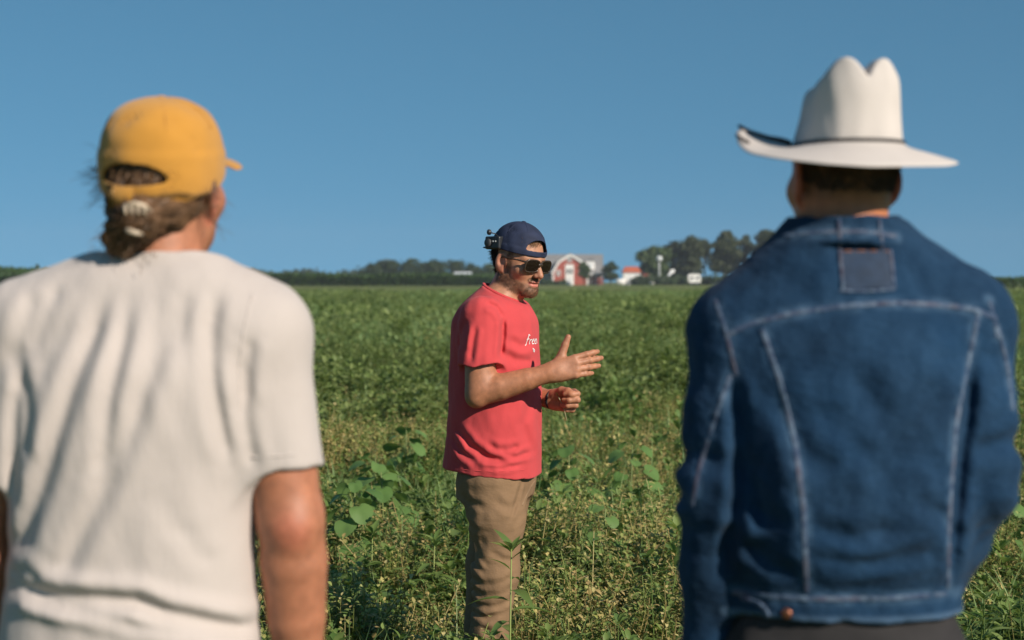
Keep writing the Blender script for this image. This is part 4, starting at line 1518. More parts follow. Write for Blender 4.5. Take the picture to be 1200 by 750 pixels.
def cap_sdf(Q, gap_front, bottom, tilt, gap_z, gap_w, gap_h, sq=1.0, pw=2.0):
    """shell of six panels with the half-moon opening on the strap side (gap_front = +1 opening to the front)"""
    o = dome(Q, 0.0, sq, pw)
    i = dome(Q, -.0042, sq, pw)
    ang = np.arctan2(Q[:, 0], Q[:, 1] + .012)
    seam = np.abs(((ang + math.pi / 6) % (math.pi / 3)) - math.pi / 6) * np.sqrt(Q[:, 0] ** 2 + (Q[:, 1] + .012) ** 2)
    o = o + .0009 * wob(Q, 60, 3)
    d = smax(o, -i, .001)
    d = smax(d, bottom + Q[:, 1] * tilt - Q[:, 2], .002)
    g = np.sqrt((Q[:, 0] / gap_w) ** 2 + (np.maximum(Q[:, 2] - (gap_z + Q[:, 1] * tilt), 0) / gap_h) ** 2) - 1
    g = smax(g * .03, (gap_z + Q[:, 1] * tilt) - Q[:, 2], .002)
    g = smax(g, -gap_front * Q[:, 1], .002)
    return smax(d, -g, .002)


def cap_seams(O, M, mat, parent, lo=.05, n=6, off=0.0, sq=1.0, pw=2.0):
    """the six stitched panel seams running up to the button"""
    for k in range(n):
        a = math.pi / 3 * k + off
        pts = []
        for e in np.linspace(rad(8), rad(86), 14):
            d = np.array((math.sin(a) * math.cos(e), math.cos(a) * math.cos(e), math.sin(e)))
            t0, t1 = .02, .2
            for _ in range(22):
                tm = (t0 + t1) / 2
                q = np.array([[0, -.012, .036]]) + d * tm
                if dome(q.astype(np.float32), 0.0, sq, pw)[0] < 0: t0 = tm
                else: t1 = tm
            q = np.array((0, -.012, .036)) + d * t0
            if q[2] > lo: pts.append(O + q @ M)
        mb = MB(); mb.tube(pts, .0013, 5, 1.0); mb.build('panel_seam', mat, parent, True)


def bill_sdf(Q, dirn, z0, length=.072, droop=.10, half=.080, slope=0.0):
    y = dirn * Q[:, 1]
    zc = z0 - droop * (Q[:, 0] ** 2) / half - slope * (y - .09)
    e = np.sqrt((Q[:, 0] / half) ** 2 + ((y - .085) / length) ** 2) - 1
    d = smax(np.abs(Q[:, 2] - zc) - .0022, e * .06, .002)
    d = smax(d, .075 - y, .002)
    return smax(d, -(dome(Q, -.002)), .002)


capo = sdf_obj('cap', lambda P: cap_sdf((P - HO) @ HM.T, 1, .030, -.02, .050, .052, .036), HO - .15, HO + .16, .0024, M_NAVY, red, 1)
sdf_obj('brim', lambda P: bill_sdf((P - HO) @ HM.T, -1, .030, .070, .12, .078, .25), HO - .22, HO + .20, .0022, M_NAVY, capo, 1)
cap_seams(HO, HM, M_NAVY, capo, .088, 6, rad(30))
mb = MB(); c0 = HO + np.array((0, -.012, .134)) @ HM
mb.tube([c0 - HM[2] * .004, c0 + HM[2] * .002, c0 + HM[2] * .004], [.009, .008, .004], 10); mb.build('top_button', M_NAVY, capo, True)

# --- hair: nape, temples and the fringe in the cap's opening
M_HAIRD = simple_mat('dark_brown_hair', (0.045, 0.026, 0.016), .55, .35, 60.0, spec=.35)
M_HAIRB = simple_mat('brown_hair', (0.20, 0.11, 0.055), .55, .35, 60.0, spec=.35)


def strands(P0, D0, L, grav, curl, n, m=5, seed=1, noise_=.25):
    """n strands starting at roots P0 heading D0"""
    r = np.random.default_rng(seed)
    k = r.integers(0, len(P0), n)
    p = P0[k].astype(np.float32); d = D0[k] + r.normal(size=(n, 3)) * noise_
    d = d / np.linalg.norm(d, axis=1)[:, None]
    out = [p]
    l = (L * r.uniform(.55, 1.15, n) / (m - 1))[:, None]
    for i in range(m - 1):
        d = d + np.array((0, 0, -grav)) + r.normal(size=(n, 3)) * curl
        d /= np.linalg.norm(d, axis=1)[:, None]
        p = p + d * l
        out.append(p)
    return np.stack(out, 1)


RN = vnormals(RV, RQ)
HQ = (RV - HO) @ HM.T
sel = (HQ[:, 1] < -.040) & (HQ[:, 2] < .035) & (HQ[:, 2] > -.048 - .3 * (HQ[:, 1] + .06)) & (np.linalg.norm(HQ, axis=1) < .16)
side = (np.abs(HQ[:, 1] - .022) < .013) & (HQ[:, 2] < .03) & (HQ[:, 2] > -.035) & (np.abs(HQ[:, 0]) > .05)
roots = sel
st = strands(RV[roots], RN[roots] * .35 + np.array((0, 0, -1.0)) - HM[1] * .35, .018, .10, .12, 1300, 5, 3)
st2 = strands(RV[sel], RN[sel] * .9 - HM[1] * .4 + np.array((0, 0, -.35)), .026, .02, .25, 200, 5, 4)
link('hair', ribbons(np.concatenate([st, st2]), .0026, 'hair', M_HAIRD), red)
fr = (HQ[:, 1] > .05) & (HQ[:, 2] > .068) & (HQ[:, 2] < .090) & (np.abs(HQ[:, 0]) < .055)
st = strands(RV[fr], RN[fr] * .10 + HM[0] * .9 + np.array((0, 0, -.25)), .022, .08, .08, 420, 4, 5)
link('fringe', ribbons(st, .0022, 'fringe', M_HAIRB), red)
# beard: short strands on jaw, chin and lip
red_tone(RV)
bm_ = BEARD['m'] > .45
M_BEARD = simple_mat('brown_beard', (0.17, 0.092, 0.048), .6, .4, 90.0, spec=.3)
if True:
    st = strands(RV[bm_], RN[bm_] * .7 + np.array((0, 0, -.8)) + HM[1] * .2, .0055, .05, .2, 1700, 3, 6)
    link('beard', ribbons(st, .0011, 'beard', M_BEARD), red)

# --- sunglasses
M_FRAME = simple_mat('dark_tortoise_frame', (0.045, 0.028, 0.018), .25, .4, 90, spec=.6)
M_LENS = simple_mat('dark_lens', (0.014, 0.009, 0.006), .12, .1, 10, spec=.25)


def lens_shape(Q, grow):
    A = Q.copy(); A[:, 0] = np.abs(A[:, 0])
    x = (A[:, 0] - .0340) / (.0280 + grow); z = (A[:, 2] + .003 + .05 * (A[:, 0] - .033)) / ((.0190 + grow) * (1 + 2.2 * (A[:, 0] - .034)))
    return ((np.abs(x) ** 3.6 + np.abs(z) ** 3.0 + 1e-9) ** .31 - 1) * .02


def curve_y(Q): return .1045 - 2.6 * Q[:, 0] ** 2 - .12 * np.maximum(-Q[:, 2], 0)


def glasses_frame(P):
    Q = (P - HO) @ HM.T
    f = smax(lens_shape(Q, .0052), -lens_shape(Q, 0), .001)
    f = smax(f, np.abs(Q[:, 1] - curve_y(Q)) - .0028, .001)
    A = Q.copy(); A[:, 0] = np.abs(A[:, 0])
    f = smin(f, rc(A, (0, .1055, .004), (.009, .1045, .003), .003, .003), .003)
    f = smin(f, rc(A, (.062, .092, .008), (.074, .075, .010), .0038, .0038), .004)
    return f


def lens_fn(sgn):
    def fn(P):
        Q = (P - HO) @ HM.T
        d = smax(lens_shape(Q, .0012), np.abs(Q[:, 1] - curve_y(Q)) - .0012, .0006)
        return smax(d, -sgn * Q[:, 0], .001)
    return fn


gl = sdf_obj('sunglasses', glasses_frame, HO - .12, HO + .13, .0015, M_FRAME, red, 1)
for sgn in (1, -1):
    sdf_obj('lens', lens_fn(sgn), HO - .12, HO + .13, .0016, M_LENS, gl, 1)
    mb = MB()
    pts = [HO + np.array(q) @ HM for q in ((sgn * .073, .077, .010), (sgn * .0815, .03, .008), (sgn * .083, -.005, .006), (sgn * .080, -.028, -.012))]
    mb.tube(pts, [.0034, .0030, .0028, .0024], 6); mb.build('temple', M_FRAME, gl, True)

# --- black recorder clipped to the cap with a short ball-tipped microphone
dev = tag(empty('clip_on_recorder', (0, 0, 0)), 'small black recorder with a ball-tipped microphone clipped to the side of the dark cap', 'microphone')
dev.location = tuple(RB)
dc = HO + np.array((.083, -.052, .046)) @ HM
DR = frame(np.array((.97, .02, .0)) @ HM)            # outward normal is 'forward' here
def dev_body(P):
    Q = (P - dc) @ DR.T
    q = np.abs(Q) - np.array((.029, .012, .017), np.float32)
    return np.linalg.norm(np.maximum(q, 0), axis=1) + np.minimum(q.max(1), 0) - .006
sdf_obj('case', dev_body, dc - .06, dc + .06, .0022, BLACK, dev, 1)
mb = MB(); a_ = dc + DR[1] * .016 + DR[0] * .016
mb.tube([a_, a_ + DR[1] * .008, a_ + DR[1] * .010], [.0155, .0150, .010], 16); mb.build('dial', simple_mat('grey_rubber', (.05, .052, .055), .6, .2, 40), dev, True)
for k in (-.018, -.006):
    mb = MB(); a_ = dc + DR[1] * .017 + DR[0] * k + DR[2] * .004
    mb.tube([a_, a_ + DR[1] * .004], [.004, .003], 8); mb.build('button', simple_mat('pale_button', (.30, .32, .32), .5, .1), dev, True)
mb = MB(); a_ = dc - DR[0] * .026 + DR[2] * .015
tip = np.array((-.020, -.075, 1.697))
mb.tube([a_, a_ * .5 + tip * .5 + DR[2] * .006, tip], .0022, 6); mb.build('microphone_stalk', BLACK, dev, True)
def ball(P): return ell(P - tip.astype(np.float32), (0, 0, 0), (.0085, .0085, .0105)) + .0006 * wob(P, 500, 2)
sdf_obj('foam_ball', ball, tip - .016, tip + .016, .0014, BLACK, dev, 1)

# --- dark band on the far wrist, and a plant stalk between finger and thumb
mb = MB(); fd = (L_WR - L_EL) / np.linalg.norm(L_WR - L_EL)
cw = L_WR - fd * .004
s1 = np.cross(fd, (0, 0, 1)); s1 /= np.linalg.norm(s1); s2 = np.cross(s1, fd)
aa = np.linspace(0, 2 * math.pi, 25)
mb.tube([cw + (s1 * math.cos(a) * .027 + s2 * math.sin(a) * .031) for a in aa], .0058, 8, 1.4, False); mb.build('wristband', BLACK, red, True)
LD, LN = basis_from(LH_D, LH_N); LT = np.cross(LN, LD)
g0 = L_WR + LD * .07 + LT * .035 - LN * .045
stk = tag(empty('plant_stalk', tuple(RB)), 'thin pale plant stalk held between thumb and finger of the red-shirted man\'s fist', 'plant')
mb = MB(); mb.tube([g0 - np.array((0, 0, .03)), g0 + np.array((-.012, -.002, .022)), g0 + np.array((-.03, -.004, .055))], [.0024, .002, .0014], 5); mb.build('stem', simple_mat('pale_stalk', (.42, .40, .22), .7, .1), stk, True)
mb = MB(); leaf(mb, g0 + np.array((-.03, -.004, .053)), (-.3, -.2, .9), UP, .022, .008, .2, .3, 2, (.9, .8)); mb.build('leaf', M_LEAF2, stk, True)
# ================================================================== helpers for the two men in front
def ray_dir(px, py):
    d = Vector(((px - 600) / FPX, 1.0, -(py - 375) / FPX))
    return (Matrix.Rotation(-PITCH, 3, 'X') @ d).normalized()


def onto(bvh, base, px, py):
    """the point of a garment that shows at this place of the picture"""
    o = Vector((0, 0, CAM_Z)) - Vector(base)
    h = bvh.ray_cast(o, ray_dir(px, py))
    return (np.array(h[0]), np.array(h[1])) if h[0] is not None else None


def seam_points(bvh, base, poly, step=4.0):
    out = []
    for i in range(len(poly) - 1):
        a, b = np.array(poly[i], float), np.array(poly[i + 1], float)
        m = max(2, int(np.linalg.norm(b - a) / step))
        for t in np.linspace(0, 1, m, endpoint=(i == len(poly) - 2)):
            h = onto(bvh, base, *(a + (b - a) * t))
            if h is not None: out.append(h)
    return out


def smooth_path(P, it=6):
    P = P.copy()
    for _ in range(it):
        P[1:-1] = .5 * P[1:-1] + .25 * (P[:-2] + P[2:])
    return P


def strip(name, pts, width, mat, parent, lift=.0016, seed=0):
    """a welted strip of cloth lying on the garment, with puckers"""
    r = np.random.default_rng(seed)
    P = smooth_path(np.array([p[0] for p in pts])); N = smooth_path(np.array([p[1] for p in pts]))
    N /= np.linalg.norm(N, axis=1)[:, None]
    T = np.gradient(P, axis=0); T /= np.linalg.norm(T, axis=1)[:, None] + 1e-9
    Sd = np.cross(T, N); Sd /= np.linalg.norm(Sd, axis=1)[:, None]
    V, F = [], []
    prof = [(-1, -.002), (-.85, .6), (-.4, 1.0), (0, .75), (.4, 1.0), (.85, .6), (1, -.002)]
    m = len(prof)
    pk = 1 + .35 * np.sin(np.arange(len(P)) * 1.3 + r.uniform(0, 6)) + .25 * r.normal(size=len(P))
    for i in range(len(P)):
        for a, h in prof:
            V.append(P[i] + Sd[i] * a * width / 2 + N[i] * (lift * h * (pk[i] if h > 0 else 1) - (0.0025 if h < 0 else 0)))
    for i in range(len(P) - 1):
        for k in range(m - 1):
            F.append((i * m + k, i * m + k + 1, (i + 1) * m + k + 1, (i + 1) * m + k))
    return link(name, np_mesh(name, V, np.array(F), mat, True), parent)


def px_fold(x, z, base, poly, amp, w, depth=2.44, ridge=.5, taper=True):
    k = FPX / depth
    pts = [((px - 600) / k - base[0], CAM_Z + (328 - py) / k) for px, py in poly]
    return fold2(x, z, pts, amp, w, ridge, taper)


def leg_pair(P, hips, knees, ankles, r):
    d = None
    for h, k, a in zip(hips, knees, ankles):
        e = chain(P, [h, h * .5 + k * .5, k, k * .45 + a * .55, a], r, .05)
        d = e if d is None else np.minimum(d, e)
    return d


def boots(parent, ankles, mat, h=.008):
    for an in ankles:
        def fn(P, an=an):
            d = rc(P, an + np.array((0, -.045, -.05)), an + np.array((.015, .14, -.06)), .052, .040)
            d = smin(d, rc(P, an, an + np.array((0, 0, .10)), .058, .062), .03)
            return smax(d, .002 - P[:, 2], .004)
        sdf_obj('boot', fn, an + np.array((-.1, -.14, -.12)), an + np.array((.12, .24, .18)), h, mat, parent, 1)


# seams that show on the man in the middle: hem stitching, pocket edge, leg seam
RTB = bvh_of(RTR[1], RTR[2])
for poly, b_, w_, m_, nm in (([(522, 547), (545, 551), (580, 553), (610, 551), (633, 550)], SB, .0045, M_REDT, 'hem'),
                             ([(629, 560), (618, 577), (612, 592)], RTB, .006, M_TANSEAM, 'pocket_edge'),
                             ):
    s_ = seam_points(b_, RB, poly, 3)
    if len(s_) > 4: strip(nm, s_, w_, m_, red, .0016, 3)
M_DKLEATHER = simple_mat('dark_leather', (0.045, 0.032, 0.025), .5, .2, 15)

# ================================================================== the man in the yellow cap (left)
LB = np.array((-.57, 2.56, 0.0))
lm = tag(empty('person', tuple(LB)), 'person seen from behind in a cream t-shirt and mustard cap, hair in a clip', 'person')
YM = rotm(rad(-15), rad(7), rad(3))
YO = np.array((.046, .03, 1.675), np.float32)
l_sh_r, l_el_r, l_wr_r = np.array((.188, .0, 1.445)), np.array((.240, -.012, 1.165)), np.array((.245, .045, .905))
l_sh_l, l_el_l, l_wr_l = np.array((-.150, .0, 1.445)), np.array((-.235, -.005, 1.16)), np.array((-.235, .06, .91))
l_hip = [np.array((.09, .0, .93)), np.array((-.09, .0, .93))]
l_kn = [np.array((.11, .02, .50)), np.array((-.12, .03, .50))]
l_an = [np.array((.12, -.01, .10)), np.array((-.14, .01, .10))]
BUN = np.array((.026, -.078, 1.612))


def left_body(P):
    d = head_sdf(P, YO, YM, 1.0)
    d = smin(d, rc(P, YO + np.array((0, -.02, -.05)) @ YM, (.038, .012, 1.50), .060, .070), .03)
    t = loft(P, [(.84, 0, .015, .160, .085), (.98, 0, .015, .155, .080), (1.1, 0, .015, .140, .078), (1.3, .01, .015, .150, .085), (1.42, .022, .012, .145, .07), (1.49, .03, .008, .10, .055), (1.53, .036, .01, .062, .055)])
    d = smin(d, t, .04)
    for sh, el, wr_, sd in ((l_sh_r, l_el_r, l_wr_r, 1), (l_sh_l, l_el_l, l_wr_l, -1)):
        ud = (el - sh) / np.linalg.norm(el - sh); fd = (wr_ - el) / np.linalg.norm(wr_ - el)
        d = smin(d, chain(P, [sh, sh * .35 + el * .65, el - ud * .01], [.056, .055, .0485], .004), .03)
        arm = chain(P, [el - ud * .01, el + fd * .06, el + fd * .15, wr_], [.0485, .0510, .0440, .031], .004)
        arm = smin(arm, sph(P, el + np.array((.004 * sd, -.026, -.004)), .024), .03)
        d = smin(d, arm, .015)
        d = smin(d, hand_sdf(P, wr_, np.array((-.05 * sd, .15, -1)), np.array((sd * .95, -.2, 0)), -sd,
                             [(.25, .35, .2), (.32, .4, .2), (.38, .42, .2), (.42, .45, .2)], (.1, .03, -.03, -.1),
                             [(.018, .020, -.010), (.05, .040, -.022), (.082, .046, -.030), (.106, .044, -.034)], 1.0), .015)
    d = smin(d, leg_pair(P, l_hip, l_kn, l_an, [.068, .078, .06, .055, .042]), .03)
    for an in l_an:
        d = smin(d, rc(P, an + np.array((0, -.02, -.05)), an + np.array((.01, .13, -.065)), .035, .028), .02)
    return d


def left_tone(V):
    c = base_tone(V, (0.41, 0.170, 0.092), 4)
    for el in (l_el_r, l_el_l):
        c = blend(c, (0.43, 0.135, 0.08), mask(np.linalg.norm(V - (el + np.array((.004, -.045, -.006))), axis=1), .01, .045) * .7)
    Q = (V - YO) @ YM.T
    ear = mask(np.abs(np.abs(Q[:, 0]) - .086), .010, .02) * mask(np.abs(Q[:, 2] + .015), .035, .05)
    c = blend(c, (0.55, 0.16, 0.10), ear * .8)
    scalp = mask(Q[:, 1], .02, .05) * mask(-Q[:, 2], .0, .03) * (np.linalg.norm(Q, axis=1) < .17)
    c = blend(c, (0.070, 0.038, 0.020), scalp * .95)
    return c


_, LV, LQ = sdf_obj('body', left_body, (-.36, -.2, .0), (.36, .32, 1.84), .0046, SKIN, lm, 1, left_tone, None, True)

M_CREAM = simple_mat('cream_cotton', (0.500, 0.444, 0.408), .9, .035, 5.0, bumps=.25, bscale=380, spec=.15, sheen=.2, bdist=.0008, crease=(10, .008, (1.4, 1, .5)))
TEE = [(.92, -.005, 0, .200, .132), (1.0, -.004, 0, .194, .128), (1.10, .0, 0, .184, .124), (1.22, .004, 0, .186, .128), (1.32, .012, 0, .196, .132), (1.40, .02, 0, .196, .124),
       (1.45, .026, 0, .186, .106), (1.495, .031, 0, .165, .090), (1.53, .035, .003, .128, .078), (1.56, .038, .010, .078, .066), (1.60, .038, .014, .068, .062)]


def left_tee(P):
    d = loft(P, TEE, 2.2)
    for sh, el, le in ((l_sh_r, l_el_r, .205), (l_sh_l, l_el_l, .21)):
        ax = (el - sh) / np.linalg.norm(el - sh)
        end = sh + ax * le
        sl = rc(P, sh + np.array((0, 0, -.006)), end + ax * .03, .076, .0635)
        sl = smax(sl, (P - end) @ ax + .004 * wob(P, 20, 3), .005)
        sl = smax(sl, -smax(rc(P, end - ax * .06, end + ax * .06, .055, .058), -((P - (end - ax * .07)) @ ax), .01), .003)
        d = smin(d, sl, .05)
    d = smin(d, rc(P, (-.045, 0, 1.502), (-.155, 0, 1.462), .071, .072), .04)
    d = smin(d, rc(P, (.110, 0, 1.502), (.188, 0, 1.455), .069, .074), .04)
    x, z = P[:, 0], P[:, 2]
    hem = .975 - .06 * x + .006 * wob(P, 9, 2)
    d = smax(d, hem - z, .006)
    d = smax(d, -smax(loft(P, [(.88, 0, .01, .170, .095), (1.1, 0, .01, .160, .090)], 2.2), z - 1.02, .01), .004)
    nk = (z - 1.574) + .30 * (P[:, 1] + .055) + .006 * np.cos((x - .038) * 30) - .004
    d = smax(d, nk, .005)
    back = mask(P[:, 1], -.02, .03)
    g = lambda poly, a, w, r=.5: px_fold(x, z, LB, poly, a, w, 2.44, r)
    f = 1.15 * g([(118, 345), (108, 385), (85, 450), (62, 520), (42, 578), (18, 635), (-6, 660)], .013, .014)
    f += g([(146, 350), (139, 410), (130, 470), (122, 530), (112, 560)], .011, .012)
    f += g([(190, 375), (175, 440), (152, 505), (128, 560), (102, 612), (76, 662), (60, 680)], .011, .015)
    f += g([(210, 340), (208, 375), (207, 410)], .004, .012)
    f += g([(249, 340), (242, 385), (247, 450), (258, 515), (264, 545)], .010, .011)
    f += g([(272, 400), (276, 465), (284, 520), (292, 556)], .008, .010)
    f += g([(290, 395), (286, 430), (284, 480)], .009, .010)
    f += g([(20, 420), (10, 470), (6, 530), (0, 600)], .012, .010)
    f += g([(32, 340), (18, 390), (2, 440)], .010, .014)
    f += g([(24, 440), (26, 490), (22, 545)], .010, .010)
    f += g([(60, 330), (44, 375), (30, 420)], .007, .012)
    f += g([(170, 575), (195, 600), (215, 640)], .003, .018)
    f += g([(205, 610), (225, 650), (245, 668)], .003, .012)
    f += g([(-8, 700), (14, 694), (45, 700), (86, 703), (160, 708), (190, 722), (228, 733), (268, 748), (290, 752)], .019, .012, .8)
    f += g([(30, 706), (80, 716), (140, 728), (190, 742), (240, 752)], .010, .009)
    f += g([(-6, 680), (20, 674), (45, 684)], .012, .010)
    d = d + f * back * .62
    # fine creases running with the long folds
    cr = np.sin((x * 1.0 + z * .42) * 118 + 2.2 * wob(P, 9, 4)) * np.clip(wob(P, 12, 9), 0, 1)
    d = d + .0011 * cr * back + .0016 * wob(P, 15, 6) + .0008 * wob(P, 36, 8)
    return d


_, TV, TQ = sdf_obj('t_shirt', left_tee, (-.36, -.21, .90), (.36, .21, 1.60), .0042, M_CREAM, lm, 1, None, None, True)
TB = bvh_of(TV, TQ)
for nm, poly, w_ in (('sleeve_hem', [(293, 536), (320, 535), (350, 532), (376, 527)], .004),
                     ('armhole_seam', [(296, 345), (286, 385), (280, 430), (281, 480)], .0045)):
    s_ = seam_points(TB, LB, poly, 3)
    if len(s_) > 4: strip(nm, s_, w_, M_CREAM, lm, .0011, 4)
M_JEANB = simple_mat('blue_jeans', (0.035, 0.055, 0.10), .9, .2, 14, bumps=.3, bscale=400, spec=.2)


def left_jeans(P):
    d = loft(P, [(.80, 0, 0, .175, .110), (.92, 0, 0, .170, .105), (.97, 0, 0, .160, .100)], 2.2)
    d = smin(d, leg_pair(P, l_hip, l_kn, l_an, [.085, .100, .082, .075, .074]), .04)
    d = d + .004 * wob(P, 16, 4) + .002 * wob(P, 42, 5)
    return smax(smax(d, .07 - P[:, 2], .006), P[:, 2] - .975, .006)


sdf_obj('jeans', left_jeans, (-.28, -.2, .05), (.28, .2, 1.05), .007, M_JEANB, lm, 1)
boots(lm, l_an, M_DKLEATHER)

# --- hair gathered low at the neck
M_HAIRL = simple_mat('light_brown_hair', (0.165, 0.092, 0.046), .5, .45, 35.0, spec=.4, bumps=.0)


def left_hair(P):
    Q = (P - YO) @ YM.T
    d = ell(Q, (0, -.026, .0), (.0835, .093, .088))
    d = d + .016 * mask(-Q[:, 2] - .24 * -Q[:, 1] * 0, -.0, .045)
    d = smax(d, Q[:, 1] - .022, .02)
    d = smax(d, -(Q[:, 2] + .075 - .9 * np.maximum(Q[:, 1] + .06, 0)), .02)
    d = smin(d, ell(P - BUN, (0, 0, 0), (.036, .028, .028)), .026)
    d = smin(d, ell(P - BUN, (-.026, .016, -.020), (.026, .022, .030)), .02)
    q = P - BUN
    ang = np.arctan2(q[:, 2], q[:, 0])
    d = d + .0028 * np.sin(ang * 16 + 60 * np.linalg.norm(q, axis=1) + 2 * wob(P, 20, 3)) + .003 * wob(P, 45, 6)
    return d


_, HV, HQd = sdf_obj('hair', left_hair, YO + np.array((-.13, -.16, -.15)), YO + np.array((.13, .10, .08)), .0034, M_HAIRL, lm, 1, None, None, True)
HN = vnormals(HV, HQd)
r_ = np.random.default_rng(8)
hz_ = ((HV - YO) @ YM.T); ok_ = np.where(hz_[:, 2] + .24 * -np.minimum(hz_[:, 1], 0) * -1 < -.010)[0]
k = r_.choice(ok_, 1700)
p = HV[k] + HN[k] * .001
lines = [p]
for i in range(7):
    t = BUN + np.array((0, -.028, .004)) - p
    dist = np.linalg.norm(t, axis=1)[:, None]
    d_ = t / (dist + 1e-6)
    near_ = HV[np.argmin(((p[:, None, ::3] - HV[None, ::40, ::3]) ** 2).sum(2), 1) * 40] if False else None
    d_ = d_ + r_.normal(size=p.shape) * .12
    p = p + d_ * np.minimum(.012, dist * .2)
    # keep the strand outside the hair mass
    s_ = left_hair(p.astype(np.float32))
    p = p + HN[k] * np.clip(.0025 - s_, 0, .01)[:, None]
    lines.append(p)
tag(link('hair_strands', ribbons(np.stack(lines, 1), .0020, 'hair_strands', M_HAIRL), lm), kind='stuff')
# loose wisps at the left side, temple and nape
wr = []
for c_, d0, n_, L_ in ((YO + np.array((-.080, -.035, .012)) @ YM, np.array((-1, -.3, .35)), 46, .038),
                       (YO + np.array((-.078, -.03, -.012)) @ YM, np.array((-.8, -.3, -.5)), 40, .034),
                       (YO + np.array((.078, -.03, -.02)) @ YM, np.array((.7, -.1, -.9)), 36, .045),
                       (BUN + np.array((-.04, 0, -.02)), np.array((-.6, -.2, -.8)), 24, .03),
                       (BUN + np.array((0, 0, -.035)), np.array((.0, -.2, -1)), 14, .02)):
    root_ = c_ + r_.normal(size=(n_, 3)) * .012
    wr.append(strands(root_, np.tile(d0, (n_, 1)), L_, .05, .28, n_, 6, int(r_.integers(99)), .45))
tag(link('wisps', ribbons(np.concatenate(wr), .0011, 'wisps', M_HAIRL), lm), kind='stuff')

LNv = vnormals(LV, LQ)
Qs = (LV - YO) @ YM.T
scalp_ = (Qs[:, 1] < -.05) & (Qs[:, 2] > .015) & (Qs[:, 2] < .085) & (np.linalg.norm(Qs, axis=1) < .17)
st = strands(LV[scalp_], LNv[scalp_] * .12 + np.array((-.2, 0, -1.0)), .02, .02, .10, 900, 4, 21)
tag(link('crown_hair', ribbons(st, .0018, 'crown_hair', M_HAIRL), lm), kind='stuff')

# --- the cap
M_MUST = simple_mat('mustard_cap_cotton', (0.50, 0.235, 0.034), .88, .07, 14.0, bumps=.3, bscale=420, spec=.2, sheen=.2, bdist=.0008)
ycap, YV, YQ = sdf_obj('cap', lambda P: cap_sdf((P - YO) @ YM.T, -1, .000, .33, .045, .050, .032, .965, 2.55), YO - .15, YO + .17, .0026, M_MUST, lm, 1, None, None, True)
sdf_obj('brim', lambda P: bill_sdf((P - YO) @ YM.T, 1, .036, .072, .20, .082, .05), YO - .2, YO + .24, .0030, M_MUST, ycap, 1)
cap_seams(YO, YM, M_MUST, ycap, .080, 6, rad(30), .965, 2.55)
mb = MB(); c0 = YO + np.array((0, -.012, .1312)) @ YM
mb.tube([c0 - YM[2] * .004, c0 + YM[2] * .000, c0 + YM[2] * .0022], [.0095, .0080, .004], 10); mb.build('top_button', M_MUST, ycap, True)
# strap end with its brass slide
mb = MB()
aa = np.linspace(-.42, .10, 10)
V, F = [], []
for a in aa:
    for zz_, out_ in ((-.0295, .0012), (-.0295, .0036), (.0045, .0036), (.0045, .0012)):
        rr = 1.0
        q = np.array((math.sin(a) * (.0875 + out_), -.012 - math.cos(a) * (.108 + out_), zz_))
        V.append(YO + q @ YM)
for i in range(len(aa) - 1):
    for k_ in range(4):
        F.append((i * 4 + k_, i * 4 + (k_ + 1) % 4, (i + 1) * 4 + (k_ + 1) % 4, (i + 1) * 4 + k_))
mb.add(V, F); mb.build('strap', M_MUST, ycap, True)
mb = MB()
a = -.34
for zz_ in (-.0305, .0055):
    pts = [YO + np.array((math.sin(a + e) * .0925, -.012 - math.cos(a + e) * .1132, zz_)) @ YM for e in (-.05, .05)]
    mb.tube(pts, .0016, 6)
for e in (-.05, .05):
    pts = [YO + np.array((math.sin(a + e) * .0925, -.012 - math.cos(a + e) * .1132, z_)) @ YM for z_ in (-.0305, .0055)]
    mb.tube(pts, .0016, 6)
mb.build('buckle', simple_mat('dull_brass', (.16, .11, .05), .4, .2, 30, 1.0), ycap, True)

# --- pale claw clip in the bun
M_CLIP = simple_mat('pale_horn_clip', (0.50, 0.40, 0.29), .3, .3, 90, spec=.5)
cc = np.array((.030, -.110, 1.634))
clip = tag(empty('hair_clip', tuple(LB)), 'pale claw clip in the low bun of the man with the mustard cap', 'hair clip')
mb = MB()
mb.tube([cc + np.array(q) for q in ((-.022, .018, -.006), (-.014, .004, .003), (.0, .000, .005), (.012, .005, .002), (.019, .016, -.006))], [.003, .0045, .0052, .0045, .003], 8, .8)
mb.build('upper_jaw', M_CLIP, clip, True)
for i, u_ in enumerate((-.015, -.006, .003, .012)):
    mb = MB(); mb.tube([cc + np.array((u_, .001, .002)), cc + np.array((u_ + .001, -.001, -.007)), cc + np.array((u_ + .002, .010, -.015))], [.0026, .0022, .0012], 6); mb.build('tooth', M_CLIP, clip, True)
mb = MB(); c2 = cc + np.array((-.004, -.002, -.034))
mb.tube([c2 + np.array(q) for q in ((-.012, .012, .004), (-.004, 0, 0), (.006, .002, -.003), (.012, .012, -.004))], [.003, .0055, .005, .003], 8, .8); mb.build('lower_jaw', M_CLIP, clip, True)

# ================================================================== the man in the denim jacket (right)
DB = np.array((.497, 2.56, 0.0))
dm_ = tag(empty('person', tuple(DB)), 'person seen from behind in a blue denim jacket and white cowboy hat', 'person')
CM = rotm(rad(15), rad(2), rad(0))
CO = np.array((.004, .03, 1.690), np.float32)
d_sh_r, d_el_r, d_wr_r = np.array((.178, .0, 1.455)), np.array((.206, -.030, 1.235)), np.array((.150, .085, 1.03))
d_sh_l, d_el_l, d_wr_l = np.array((-.154, .0, 1.44)), np.array((-.198, -.03, 1.215)), np.array((-.196, .020, .935))
d_hip = [np.array((.085, .0, .95)), np.array((-.085, .0, .95))]
d_kn = [np.array((.11, .03, .52)), np.array((-.10, .02, .52))]
d_an = [np.array((.13, .0, .10)), np.array((-.12, -.01, .10))]


